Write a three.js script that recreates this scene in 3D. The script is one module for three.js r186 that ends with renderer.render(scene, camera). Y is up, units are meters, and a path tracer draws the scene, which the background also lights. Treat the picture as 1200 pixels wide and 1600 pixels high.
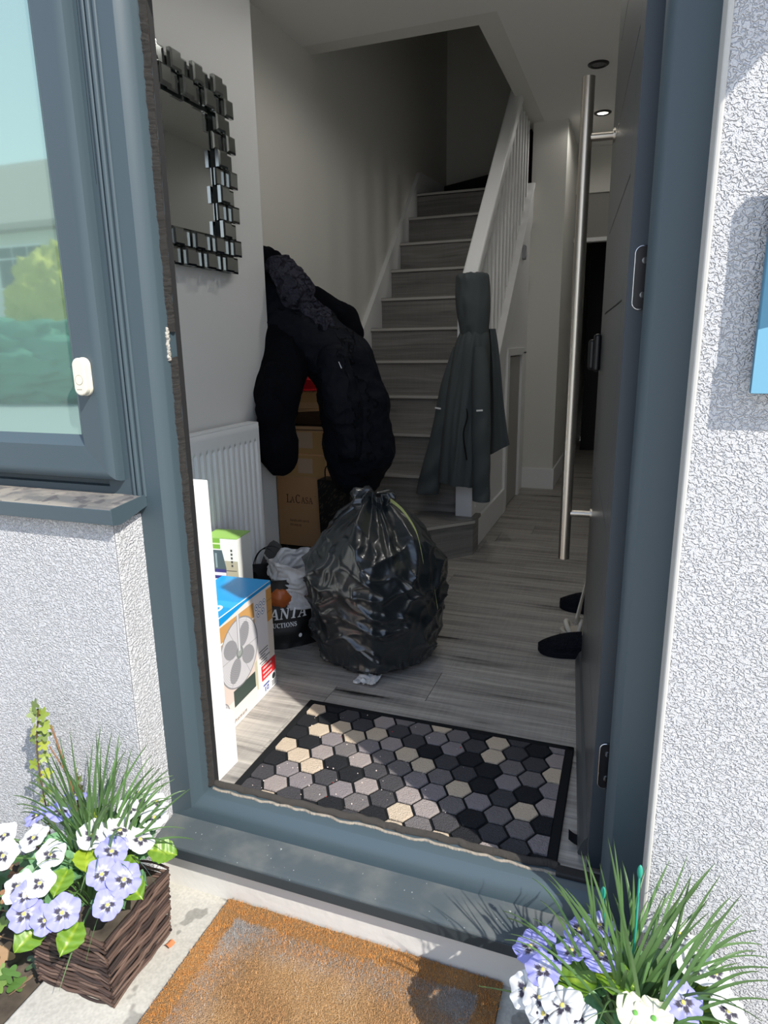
import * as THREE from 'three';
import { RoundedBoxGeometry } from 'three/addons/geometries/RoundedBoxGeometry.js';
import { mergeGeometries, mergeVertices, toCreasedNormals } from 'three/addons/utils/BufferGeometryUtils.js';
import { MarchingCubes } from 'three/addons/objects/MarchingCubes.js';
import { ImprovedNoise } from 'three/addons/math/ImprovedNoise.js';
import { RectAreaLightUniformsLib } from 'three/addons/lights/RectAreaLightUniformsLib.js';

// ---------------------------------------------------------------- camera, sky, sun, exposure
const scene = new THREE.Scene();
const camera = new THREE.PerspectiveCamera(2 * Math.atan(800 / 1047.8) * 180 / Math.PI, 1200 / 1600, 0.05, 200);
camera.rotation.order = 'YXZ';
camera.position.set(0, 1.04, 0);
camera.rotation.set(-0.24616222, 0.35695496, -0.01544261);
RectAreaLightUniformsLib.init();
const renderer = new THREE.WebGLRenderer({ antialias: true });
renderer.toneMapping = THREE.LinearToneMapping;
renderer.toneMappingExposure = 1.2;
renderer.shadowMap.enabled = true;

const SUN_POWER = 5.1, SKY_POWER = 1.3, LAMP_POWER = 1.05;
const SUN_DIR = new THREE.Vector3(0.853, 0.99, 0.522).normalize();
{ // computed sky: clear blue air, paler at the horizon
  const w = 256, h = 128, d = new Float32Array(w * h * 4);
  for (let j = 0; j < h; j++) for (let i = 0; i < w; i++) {
    const e = Math.max(0, Math.sin(((j + 0.5) / h - 0.5) * Math.PI)), k = Math.pow(1 - e, 2.2), o = (j * w + i) * 4;
    d[o] = 0.42 + 0.56 * k; d[o + 1] = 0.56 + 0.46 * k; d[o + 2] = 0.84 + 0.2 * k; d[o + 3] = 1;
  }
  const t = new THREE.DataTexture(d, w, h, THREE.RGBAFormat, THREE.FloatType);
  t.mapping = THREE.EquirectangularReflectionMapping; t.colorSpace = THREE.LinearSRGBColorSpace; t.magFilter = THREE.LinearFilter; t.needsUpdate = true;
  scene.background = t; scene.environment = t; scene.backgroundIntensity = SKY_POWER; scene.environmentIntensity = SKY_POWER;
}
const sun = new THREE.DirectionalLight(new THREE.Color().setRGB(1, 0.955, 0.88), SUN_POWER);
sun.position.copy(SUN_DIR).multiplyScalar(12).add(new THREE.Vector3(-0.5, 0.6, -1.2));
sun.target.position.set(-0.5, 0.6, -1.2);
sun.castShadow = true; sun.shadow.mapSize.set(4096, 4096); sun.shadow.radius = 1;
Object.assign(sun.shadow.camera, { left: -3, right: 3, top: 3, bottom: -3, near: 1, far: 30 });
scene.add(sun, sun.target);

// ---------------------------------------------------------------- helpers
function RNG(seed) { let a = seed >>> 0; return () => { a = (a + 0x6D2B79F5) | 0; let t = Math.imul(a ^ (a >>> 15), 1 | a); t = (t + Math.imul(t ^ (t >>> 7), 61 | t)) ^ t; return ((t ^ (t >>> 14)) >>> 0) / 4294967296; }; }
const rnd = RNG(7);
const PN = new ImprovedNoise(), n3 = (x, y, z) => PN.noise(x + 31.7, y + 17.3, z + 5.9);
const mix = (a, b, t) => a + (b - a) * t, clamp = (x, a = 0, b = 1) => Math.min(b, Math.max(a, x)), sstep = (a, b, x) => { const t = clamp((x - a) / (b - a)); return t * t * (3 - 2 * t); };
const used = {};
function numbered(n) { const k = used[n] = (used[n] ?? -1) + 1; return k ? n + '_' + String(k).padStart(3, '0') : n; }
function shade(o) { o.traverse((c) => { if (c.isMesh) { c.castShadow = true; c.receiveShadow = true; } }); return o; }
function tag(o, label, category, group) { o.userData = { label, category }; if (group) o.userData.group = group; return o; }
function thing(name, label, category, [x, y, z] = [0, 0, 0], turn = 0, group) {
  const o = new THREE.Group(); o.name = numbered(name); o.position.set(x, y, z); o.rotation.y = turn; scene.add(o); return tag(o, label, category, group);
}
function part(name, geo, mat, parent, label) {
  if (Array.isArray(geo)) geo = mergeGeometries(geo.map((g) => g.index ? g.toNonIndexed() : g));
  const m = new THREE.Mesh(geo, mat); m.name = parent === scene ? numbered(name) : name; m.castShadow = m.receiveShadow = true; parent.add(m);
  if (label) m.userData.label = label; return m;
}
function sub(name, parent) { const g = new THREE.Group(); g.name = name; parent.add(g); return g; }
function struct(name, geo, mat, parent = scene) { const m = part(name, geo, mat, parent); if (parent === scene) m.userData.kind = 'structure'; return m; }
function structGroup(name) { const g = new THREE.Group(); g.name = numbered(name); g.userData.kind = 'structure'; scene.add(g); return g; }
// uv in metres from position, by the face's main direction
function uvm(g, s = 1, ox = 0, oy = 0) {
  const p = g.attributes.position, n = g.attributes.normal, uv = new Float32Array(p.count * 2);
  for (let i = 0; i < p.count; i++) {
    const ax = Math.abs(n.getX(i)), ay = Math.abs(n.getY(i)), az = Math.abs(n.getZ(i));
    let u, v; if (ay >= ax && ay >= az) { u = p.getX(i); v = p.getZ(i); } else if (ax >= az) { u = p.getZ(i); v = p.getY(i); } else { u = p.getX(i); v = p.getY(i); }
    uv[2 * i] = u * s + ox; uv[2 * i + 1] = v * s + oy;
  }
  g.setAttribute('uv', new THREE.BufferAttribute(uv, 2)); return g;
}
// box between two corners, its edges rounded by r
function bx(x0, y0, z0, x1, y1, z1, r = 0) {
  const w = Math.abs(x1 - x0), h = Math.abs(y1 - y0), d = Math.abs(z1 - z0);
  const g = r > 0 ? new RoundedBoxGeometry(w, h, d, 2, Math.min(r, w / 2.01, h / 2.01, d / 2.01)) : new THREE.BoxGeometry(w, h, d);
  g.translate((x0 + x1) / 2, (y0 + y1) / 2, (z0 + z1) / 2); return uvm(g);
}
// prism: outline of [a, b] points swept along an axis. axis 'x': a=z, b=y; 'y': a=x, b=z; 'z': a=x, b=y
function prism(pts, axis, from, to, bevel = 0) {
  const s = new THREE.Shape(pts.map(([a, b]) => new THREE.Vector2(a, b)));
  const g = new THREE.ExtrudeGeometry(s, { depth: Math.abs(to - from) - 2 * bevel, bevelEnabled: bevel > 0, bevelThickness: bevel, bevelSize: bevel, bevelOffset: -bevel, bevelSegments: 2, curveSegments: 6 });
  g.translate(0, 0, Math.min(from, to) + bevel);
  const p = g.attributes.position, a = p.array;
  for (let i = 0; i < p.count; i++) { const X = a[3 * i], Y = a[3 * i + 1], Z = a[3 * i + 2]; if (axis === 'x') { a[3 * i] = Z; a[3 * i + 1] = Y; a[3 * i + 2] = X; } else if (axis === 'y') { a[3 * i] = X; a[3 * i + 1] = Z; a[3 * i + 2] = Y; } }
  if (axis !== 'z') { const idx = g.index; if (!idx) for (let i = 0; i < a.length; i += 9) for (let k = 0; k < 3; k++) { const t = a[i + 3 + k]; a[i + 3 + k] = a[i + 6 + k]; a[i + 6 + k] = t; } }
  g.computeVertexNormals(); return uvm(g);
}
// surface from a function (u, v) -> [x, y, z]
function surf(nu, nv, f, color) {
  const pos = [], uv = [], col = [], idx = [];
  for (let j = 0; j <= nv; j++) for (let i = 0; i <= nu; i++) { const u = i / nu, v = j / nv; pos.push(...f(u, v)); uv.push(u, v); if (color) col.push(...color(u, v)); }
  for (let j = 0; j < nv; j++) for (let i = 0; i < nu; i++) { const a = j * (nu + 1) + i, b = a + 1, c = a + nu + 1, d = c + 1; idx.push(a, b, d, a, d, c); }
  const g = new THREE.BufferGeometry(); g.setAttribute('position', new THREE.Float32BufferAttribute(pos, 3)); g.setAttribute('uv', new THREE.Float32BufferAttribute(uv, 2));
  if (color) g.setAttribute('color', new THREE.Float32BufferAttribute(col, 3)); g.setIndex(idx); g.computeVertexNormals(); return g;
}
function tube(pts, r, seg = 24, rad = 8, closed = false) { return new THREE.TubeGeometry(new THREE.CatmullRomCurve3(pts.map((p) => new THREE.Vector3(...p)), closed), seg, r, rad, closed); }
function rod(a, b, r, rad = 12) { const A = new THREE.Vector3(...a), B = new THREE.Vector3(...b), g = new THREE.CylinderGeometry(r, r, A.distanceTo(B), rad); g.applyQuaternion(new THREE.Quaternion().setFromUnitVectors(new THREE.Vector3(0, 1, 0), B.clone().sub(A).normalize())); g.translate(...A.add(B).multiplyScalar(0.5).toArray()); return g; }
// mitred frame round a rectangle in the x-y plane; each side has its own profile of [inset, z] points
function frameSide(side, prof, profs, X0, Y0, X1, Y1) {
  const pos = [], n = prof.length, P = profs;
  const pt = (corner, i) => { // corner: bl, br, tl, tr
    const x = corner[1] === 'l' ? X0 + P.left[i][0] : X1 - P.right[i][0], y = corner[0] === 'b' ? Y0 + P.bottom[i][0] : Y1 - P.top[i][0]; return [x, y, prof[i][1]]; };
  const [a, b] = { left: ['bl', 'tl'], right: ['tr', 'br'], top: ['tl', 'tr'], bottom: ['br', 'bl'] }[side];
  for (let i = 0; i < n - 1; i++) { const p = pt(a, i), q = pt(b, i), r = pt(b, i + 1), s = pt(a, i + 1); pos.push(...p, ...r, ...q, ...p, ...s, ...r); }
  const g = new THREE.BufferGeometry(); g.setAttribute('position', new THREE.Float32BufferAttribute(pos, 3)); g.computeVertexNormals(); return uvm(toCreasedNormals(g, 0.6));
}
// ---------------------------------------------------------------- textures
function hash2(x, y, s) { let h = (Math.imul(x, 374761393) + Math.imul(y, 668265263) + Math.imul(s, 974634777)) | 0; h = Math.imul(h ^ (h >>> 13), 1274126177); return ((h ^ (h >>> 16)) >>> 0) / 4294967296; }
function tn(x, y, px, py, s = 0) { // tiling value noise, smooth
  const xi = Math.floor(x), yi = Math.floor(y), fx = x - xi, fy = y - yi, u = fx * fx * (3 - 2 * fx), v = fy * fy * (3 - 2 * fy), m = (a, b) => ((a % b) + b) % b;
  const a = hash2(m(xi, px), m(yi, py), s), b = hash2(m(xi + 1, px), m(yi, py), s), c = hash2(m(xi, px), m(yi + 1, py), s), d = hash2(m(xi + 1, px), m(yi + 1, py), s);
  return mix(mix(a, b, u), mix(c, d, u), v) * 2 - 1;
}
function fbm(u, v, f, g, oct, s = 0) { let a = 1, t = 0, w = 0; for (let i = 0; i < oct; i++) { t += a * tn(u * f, v * g, f, g, s + i); w += a; a *= 0.5; f *= 2; g *= 2; } return t / w; }
function tex(w, h, fn, { srgb = true, repeat = [1, 1] } = {}) {
  const d = new Uint8Array(w * h * 4);
  for (let j = 0; j < h; j++) for (let i = 0; i < w; i++) { const c = fn((i + 0.5) / w, (j + 0.5) / h), o = (j * w + i) * 4; for (let k = 0; k < 3; k++) d[o + k] = clamp(typeof c === 'number' ? c : c[k]) * 255; d[o + 3] = 255; }
  const t = new THREE.DataTexture(d, w, h); t.colorSpace = srgb ? THREE.SRGBColorSpace : THREE.NoColorSpace; t.wrapS = t.wrapT = THREE.RepeatWrapping; t.magFilter = THREE.LinearFilter; t.minFilter = THREE.LinearMipmapLinearFilter; t.generateMipmaps = true; t.repeat.set(...repeat); t.needsUpdate = true; return t;
}
const S = (x) => x <= 0.0031308 ? 12.92 * x : 1.055 * Math.pow(x, 1 / 2.4) - 0.055; // linear to sRGB
const T = {};
T.stucco = tex(1024, 1024, (u, v) => { // worm-rubbed render, 0.5 m tile
  const wx = 0.008 * tn(u * 64, v * 64, 64, 64, 3), wy = 0.008 * tn(u * 64, v * 64, 64, 64, 4), a = u + wx, b = v + wy;
  const n = tn(a * 84, b * 110, 84, 110, 5) + 0.55 * tn(a * 150, b * 190, 150, 190, 6);
  return 0.5 + 0.5 * (sstep(-0.55, 0.35, n) * 1.5 - 0.75) + 0.1 * tn(u * 300, v * 300, 300, 300, 8);
}, { srgb: false, repeat: [3.7, 3.7] });
T.stuccoTone = tex(256, 256, (u, v) => { const k = 0.6 + 0.03 * fbm(u, v, 6, 6, 4, 9); return [S(k * 0.985), S(k * 0.985), S(k * 1.005)]; }, { repeat: [0.7, 0.7] });
T.plaster = tex(256, 256, (u, v) => 0.5 + 0.5 * fbm(u, v, 16, 16, 4, 12), { srgb: false, repeat: [1, 1] });
function wood(seed, base, contrast) { // long grain along u, 1 tile = 1.3 m x 0.65 m
  return tex(1024, 512, (u, v) => {
    const w = 0.02 * tn(u * 4, v * 6, 4, 6, seed), g1 = fbm(u, v + w, 3, 48, 4, seed + 1), g2 = fbm(u, v + w, 10, 160, 2, seed + 5), knot = sstep(0.35, 0.8, fbm(u, v + w, 5, 14, 3, seed + 9));
    const band = fbm(u, v, 2, 9, 3, seed + 15), saw = tn(u * 260, v * 8, 260, 8, seed + 17);
    const k = 1 + contrast * (0.42 * g1 + 0.3 * g2 + 0.35 * band + 0.06 * saw - 0.55 * knot);
    return [S(base[0] * k), S(base[1] * k), S(base[2] * k * (1 - 0.03 * g1))];
  }, { repeat: [1 / 1.3, 1 / 0.65] });
}
T.floor = wood(21, [0.315, 0.295, 0.268], 1.05);
T.stair = wood(61, [0.215, 0.205, 0.195], 0.7);
T.concrete = tex(512, 512, (u, v) => { const k = 0.44 * (1 + 0.22 * fbm(u, v, 5, 5, 5, 31) + 0.12 * tn(u * 200, v * 200, 200, 200, 34)) * (1 - 0.4 * sstep(0.35, 0.5, fbm(u, v, 18, 18, 3, 35))); return [S(k), S(k * 0.955), S(k * 0.845)]; }, { repeat: [1.4, 1.4] });
T.concreteB = tex(512, 512, (u, v) => 0.5 + 0.3 * fbm(u, v, 40, 40, 4, 36), { srgb: false, repeat: [1.4, 1.4] });
T.dust = tex(512, 512, (u, v) => { const k = sstep(-0.3, 0.6, fbm(u, v, 7, 9, 5, 41)), s = sstep(0.93, 0.97, tn(u * 90, v * 90, 90, 90, 44)); return [S(mix(0.066, 0.118, k) + 0.3 * s), S(mix(0.082, 0.126, k) + 0.3 * s), S(mix(0.09, 0.124, k) + 0.28 * s)]; }, { repeat: [2, 2] });
T.lichen = tex(512, 512, (u, v) => { const k = sstep(-0.3, 0.4, fbm(u, v, 9, 14, 5, 47)), s = sstep(0.25, 0.4, fbm(u, v, 26, 26, 3, 48)); return [S(mix(0.13, 0.26, k) * (1 - 0.4 * s)), S(mix(0.125, 0.235, k) * (1 - 0.4 * s)), S(mix(0.12, 0.2, k) * (1 - 0.35 * s))]; }, { repeat: [2, 2] });
T.felt = tex(256, 256, (u, v) => 0.5 + 0.35 * tn(u * 128, v * 128, 128, 128, 51) + 0.25 * tn(u * 64, v * 64, 64, 64, 52), { srgb: false, repeat: [8, 8] });
T.weave = tex(256, 256, (u, v) => 0.5 + 0.25 * Math.sin(u * 256 * Math.PI / 2) * Math.sin(v * 256 * Math.PI / 2) + 0.2 * tn(u * 64, v * 64, 64, 64, 54), { srgb: false, repeat: [8, 8] });
T.wrinkle = tex(1024, 1024, (u, v) => { const r = (f, g, s) => 1 - Math.abs(fbm(u + 0.03 * fbm(u, v, 6, 6, 2, s + 7), v + 0.03 * fbm(u, v, 6, 6, 2, s + 9), f, g, 3, s)) * 2.2; return 0.55 * r(8, 10, 56) + 0.3 * r(20, 14, 66) + 0.15 * r(40, 44, 76); }, { srgb: false, repeat: [1, 1] });
T.wrinkleFine = T.wrinkle.clone(); T.wrinkleFine.repeat.set(3.5, 3.5);
T.soil = tex(256, 256, (u, v) => { const k = 0.07 * (1 + 0.8 * fbm(u, v, 12, 12, 5, 81)); return [S(k * 1.2), S(k * 0.95), S(k * 0.7)]; }, { repeat: [3, 3] });
T.brick = tex(512, 512, (u, v) => { const r = Math.floor(v * 16), x = (u * 6 + (r % 2) * 0.5) % 1, y = (v * 16) % 1, mort = x < 0.03 || y < 0.1, k = 0.9 + 0.3 * hash2(Math.floor(u * 6 + (r % 2) * 0.5), r, 3); return mort ? [S(0.5), S(0.48), S(0.44)] : [S(0.34 * k), S(0.17 * k), S(0.11 * k)]; }, { repeat: [0.75, 0.75] });
function canvasTex(w, h, draw) { const c = document.createElement('canvas'); c.width = w; c.height = h; draw(c.getContext('2d'), w, h); const t = new THREE.CanvasTexture(c); t.colorSpace = THREE.SRGBColorSpace; t.magFilter = THREE.LinearFilter; t.anisotropy = 8; t.wrapS = t.wrapT = THREE.RepeatWrapping; return t; }
// ---------------------------------------------------------------- materials
const lin = (r, g, b) => new THREE.Color().setRGB(r, g, b);
const std = (c, roughness = 0.6, o = {}) => new THREE.MeshStandardMaterial({ color: Array.isArray(c) ? lin(...c) : c, roughness, side: THREE.DoubleSide, ...o });
const phys = (c, roughness = 0.6, o = {}) => new THREE.MeshPhysicalMaterial({ color: Array.isArray(c) ? lin(...c) : c, roughness, side: THREE.DoubleSide, ...o });
const M = {
  stucco: std([1, 1, 1], 0.95, { map: T.stuccoTone, bumpMap: T.stucco, bumpScale: 0.004 }),
  bead: std([0.5, 0.49, 0.46], 0.8),
  frame: std([0.052, 0.077, 0.092], 0.45),
  seal: std([0.012, 0.012, 0.013], 0.7),
  sill: phys([1, 1, 1], 0.85, { map: T.dust, specularIntensity: 0.3 }), sillOld: std([1, 1, 1], 0.9, { map: T.lichen }),
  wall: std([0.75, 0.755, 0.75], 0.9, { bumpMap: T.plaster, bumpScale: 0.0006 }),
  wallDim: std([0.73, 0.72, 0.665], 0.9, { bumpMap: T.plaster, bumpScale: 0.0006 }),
  ceiling: std([0.85, 0.84, 0.8], 0.92),
  white: std([0.85, 0.85, 0.85], 0.4), whiteMatt: std([0.84, 0.84, 0.84], 0.7),
  floorBase: std([0.1, 0.09, 0.08], 0.9),
  floor: std([1, 1, 1], 0.55, { map: T.floor }), stair: std([1, 1, 1], 0.5, { map: T.stair }),
  nosing: std([0.55, 0.53, 0.5], 0.4, { metalness: 0.3 }),
  dark: std([0.015, 0.015, 0.017], 0.8), darkCarpet: std([0.02, 0.02, 0.022], 1),
  door: std([0.075, 0.08, 0.081], 0.32), doorEdge: std([0.04, 0.052, 0.065], 0.45),
  steel: std([0.62, 0.57, 0.5], 0.28, { metalness: 1 }), chrome: std([0.75, 0.76, 0.78], 0.15, { metalness: 1 }),
  blackPlate: std([0.01, 0.01, 0.012], 0.3),
  radiator: std([0.85, 0.87, 0.88], 0.3),
  mirror: std([0.72, 0.74, 0.73], 0.03, { metalness: 1 }), mirrorTile: std([0.42, 0.44, 0.43], 0.12, { metalness: 1 }), mirrorEdge: std([0.02, 0.03, 0.03], 0.3),
  rubber: phys([0.011, 0.012, 0.013], 0.9, { specularIntensity: 0.25 }),
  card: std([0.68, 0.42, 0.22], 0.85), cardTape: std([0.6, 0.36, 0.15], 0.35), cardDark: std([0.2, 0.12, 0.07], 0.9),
  paper: std([0.75, 0.74, 0.72], 0.85),
  bag: phys([0.007, 0.011, 0.014], 0.3, { bumpMap: T.wrinkle, bumpScale: 0.0016, ior: 1.62, clearcoat: 0.55, clearcoatRoughness: 0.12 }),
  blackCloth: phys([0.004, 0.0045, 0.007], 1, { bumpMap: T.weave, bumpScale: 0.001, specularIntensity: 0.15 }), navy: phys([0.0045, 0.006, 0.011], 0.7, { specularIntensity: 0.28, bumpMap: T.wrinkle, bumpScale: 0.006 }),
  fleece: phys([0.045, 0.046, 0.066], 0.95, { specularIntensity: 0.3, bumpMap: T.wrinkleFine, bumpScale: 0.012 }), jacket: std([0.062, 0.074, 0.078], 0.85, { bumpMap: T.weave, bumpScale: 0.0006 }),
  concrete: std([1, 1, 1], 0.95, { map: T.concrete, bumpMap: T.concreteB, bumpScale: 0.002 }),
  basePaint: std([0.66, 0.64, 0.6], 0.85, { bumpMap: T.concreteB, bumpScale: 0.0015 }),
  soil: std([1, 1, 1], 1, { map: T.soil }),
};
// ================================================================ SETTING: outside walls and ground
const YG = -0.173, ZF = -1.1, ZW = -1.02;
struct('wall_front_left', [bx(-3.2, -0.4, -1.19, -0.954, 0.706, ZW, 0.006), bx(-3.2, 0.7, -1.19, -2.3, 2.0, ZW)], M.stucco);
struct('wall_front_right', bx(0.075, -0.4, -1.19, 2.6, 2.0, ZW, 0.006), M.stucco);
struct('wall_front_top', bx(-3.2, 1.97, -1.19, 2.6, 3.2, ZW), M.stucco);
struct('trim_1', bx(0.0715, YG, -1.1, 0.079, 1.97, ZW + 0.0025, 0.003), M.bead);            // render stop bead at the right reveal
struct('wall_base', bx(-0.954, -0.4, -1.19, 0.075, -0.064, -1.05), M.basePaint);
{ // concrete step slab, soil bed on its left
  const g = structGroup('ground');
  part('step_slab', bx(-1.02, YG - 0.08, -1.06, 1.6, YG, 1.8, 0.008), M.concrete, g);
  const soil = surf(40, 60, (u, v) => { const x = mix(-2.6, -1.02, u), z = mix(1.5, -1.03, v); return [x, YG - 0.06 + 0.025 * n3(x * 9, 0, z * 9) + 0.012 * n3(x * 30, 2, z * 30), z]; });
  part('soil_bed', uvm(soil), M.soil, g);
  part('road', bx(-60, YG - 0.14, 1.8, 60, YG - 0.05, 60), std([0.42, 0.41, 0.39], 0.95), g);
}
// ================================================================ SETTING: hall shell
struct('wall_left', bx(-1.72, 0, -2.4, -1.37, 2.41, -1.19), M.wall);
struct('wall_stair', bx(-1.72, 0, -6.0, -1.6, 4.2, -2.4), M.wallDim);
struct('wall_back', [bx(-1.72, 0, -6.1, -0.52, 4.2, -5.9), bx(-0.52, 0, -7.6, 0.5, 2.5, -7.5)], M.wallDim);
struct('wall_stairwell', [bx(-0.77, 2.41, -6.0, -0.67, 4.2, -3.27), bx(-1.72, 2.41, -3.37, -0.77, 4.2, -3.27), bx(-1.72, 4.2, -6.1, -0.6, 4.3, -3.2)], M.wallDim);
struct('ceiling', [bx(-1.72, 2.41, -3.27, 0.5, 2.5, -1.19), bx(-0.67, 2.41, -7.6, 0.5, 2.5, -3.27)], M.ceiling);
struct('wall_right', bx(0.3, 0, -7.6, 0.42, 2.41, -1.19), M.wall);
struct('wall_inside_front', [bx(-1.72, 0, -1.2, -0.96, 2.41, -1.19), bx(-3.2, 0, -1.35, -1.72, 2.41, -1.25)], M.wall);
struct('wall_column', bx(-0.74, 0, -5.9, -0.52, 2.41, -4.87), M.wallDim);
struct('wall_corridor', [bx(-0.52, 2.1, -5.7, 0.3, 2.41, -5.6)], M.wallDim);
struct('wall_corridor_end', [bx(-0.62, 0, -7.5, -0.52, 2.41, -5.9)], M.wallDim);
struct('baseboard_column', [bx(-0.745, 0, -4.87, -0.515, 0.15, -4.855, 0.003), bx(-0.52, 0, -5.9, -0.508, 0.15, -4.856, 0.003)], M.whiteMatt);
{ // dark doorway at the end of the corridor
  const g = structGroup('door_2');
  part('architrave', [bx(-0.512, 0, -5.75, -0.47, 2.04, -5.7, 0.004), bx(-0.52, 1.76, -5.66, 0.3, 1.79, -5.6, 0.004)], M.whiteMatt, g);
  part('head_panel', bx(-0.52, 1.79, -5.68, 0.3, 2.1, -5.62), std([0.3, 0.29, 0.27], 0.9), g);
  part('door_panel', bx(-0.47, 0.005, -6.8, 0.29, 2.0, -6.76), M.dark, g);
}
{ // floor boards, each a plank of its own
  const g = structGroup('floor');
  part('underlay', bx(-1.6, -0.2, -7.5, 0.3, -0.012, -1.17), M.floorBase, g);
  const W = 0.19, L = 1.22, R = RNG(11), cache = {};
  let row = 0;
  for (let z = -1.165; z > -7.4; z -= W, row++) {
    let x = -1.6 - R() * 0.9;
    while (x < 0.3) {
      const a = Math.max(x, -1.6), b = Math.min(x + L, 0.3);
      if (b - a > 0.02) {
        const geo = new RoundedBoxGeometry(b - a - 0.0012, 0.012, W - 0.0012, 1, 0.0012); geo.translate((a + b) / 2, -0.006, z - W / 2); uvm(geo, 1, R() * 4, R() * 3);
        part('plank', geo, M.floor, g);
      }
      x += L;
    }
  }
}
// ================================================================ front door frame, sill, draught strip
{
  const g = structGroup('door_frame');
  const zs = [-1.17, -1.1, -1.1, -1.1065, -1.122, -1.126, -1.17];
  const mk = (a) => a.map((d, i) => [d, zs[i]]);
  const P = { left: mk([0, 0, 0.056, 0.064, 0.072, 0.074, 0.074]), right: mk([0, 0, 0.058, 0.066, 0.073, 0.074, 0.074]), top: mk([0, 0, 0.056, 0.064, 0.07, 0.072, 0.072]), bottom: mk([0, 0, 0.031, 0.041, 0.053, 0.055, 0.055]) };
  for (const s of ['left', 'right', 'top', 'bottom']) part('frame_side', frameSide(s, P[s], P, -0.954, -0.03, 0.076, 1.97), M.frame, g);
  // rebate behind the frame, closing it to the inner wall
  part('rebate', [bx(-0.954, -0.05, -1.2, -0.89, 1.97, -1.168), bx(0.022, -0.05, -1.2, 0.076, 1.97, -1.168), bx(-0.954, 1.92, -1.2, 0.076, 1.97, -1.168)], M.seal, g);
  // sloped outer sill with a rounded nose
  const cs = [[-1.1, -0.026], [-1.04, -0.0365], [-1.03, -0.039], [-1.0255, -0.043], [-1.0235, -0.05], [-1.0235, -0.068], [-1.026, -0.072], [-1.031, -0.072], [-1.034, -0.06], [-1.1, -0.055]];
  part('sill', prism(cs, 'x', -0.95, 0.071), M.sill, g);
  part('sill_nose', bx(-0.95, -0.0705, -1.024, 0.071, -0.0455, -1.0222, 0.0008), std([0.03, 0.04, 0.046], 0.5), g);
  // brush strip down the left and along the bottom, ragged and worn
  const strip = (f, n, r0, seed, hue) => {
    const RR = RNG(seed), c = new THREE.CatmullRomCurve3(Array.from({ length: 40 }, (_, i) => new THREE.Vector3(...f(i / 39, RR))));
    const t = new THREE.TubeGeometry(c, n, r0, 8), p = t.attributes.position;
    for (let i = 0; i < p.count; i++) { const a = [p.getX(i), p.getY(i), p.getZ(i)], k = 0.0022 * n3(a[0] * 300, a[1] * 300, a[2] * 300) + 0.0022 * n3(a[0] * 70, a[1] * 70, a[2] * 70); p.setXYZ(i, a[0] + k, a[1] + k * 0.8, a[2] + k); }
    t.computeVertexNormals(); return t;
  };
  const pile = std([0.075, 0.068, 0.062], 1, { bumpMap: T.felt, bumpScale: 0.004 });
  part('brush_strip', strip((t, r) => [-0.8835 + 0.0015 * (r() - 0.5), mix(0.03, 1.02, t), -1.156 + 0.003 * (r() - 0.5)], 500, 0.0115, 5), pile, g);
  part('brush_strip', strip((t, r) => [-0.8835 + 0.0015 * (r() - 0.5), mix(1.07, 1.89, t), -1.156 + 0.003 * (r() - 0.5)], 400, 0.0115, 6), pile, g);
  part('brush_strip', strip((t, r) => [mix(-0.875, -0.075, t), 0.027 + 0.002 * (r() - 0.5), -1.164 + 0.006 * (r() - 0.5)], 500, 0.0085, 7), std([0.13, 0.118, 0.105], 1, { bumpMap: T.felt, bumpScale: 0.004 }), g);
  part('glue_line', strip((t, r) => [mix(-0.87, -0.02, t), 0.0255, -1.147 + 0.008 * (r() - 0.5)], 400, 0.0034, 8), std([0.27, 0.235, 0.19], 0.95), g);
  part('glue_line', strip((t, r) => [-0.8795, mix(1.015, 1.075, t), -1.142 + 0.008 * (r() - 0.5)], 60, 0.004, 9), std([0.4, 0.38, 0.34], 0.7), g);
  part('seal_strip', bx(-0.08, 0.02, -1.166, 0.02, 0.034, -1.14, 0.004), M.seal, g);
}
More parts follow.
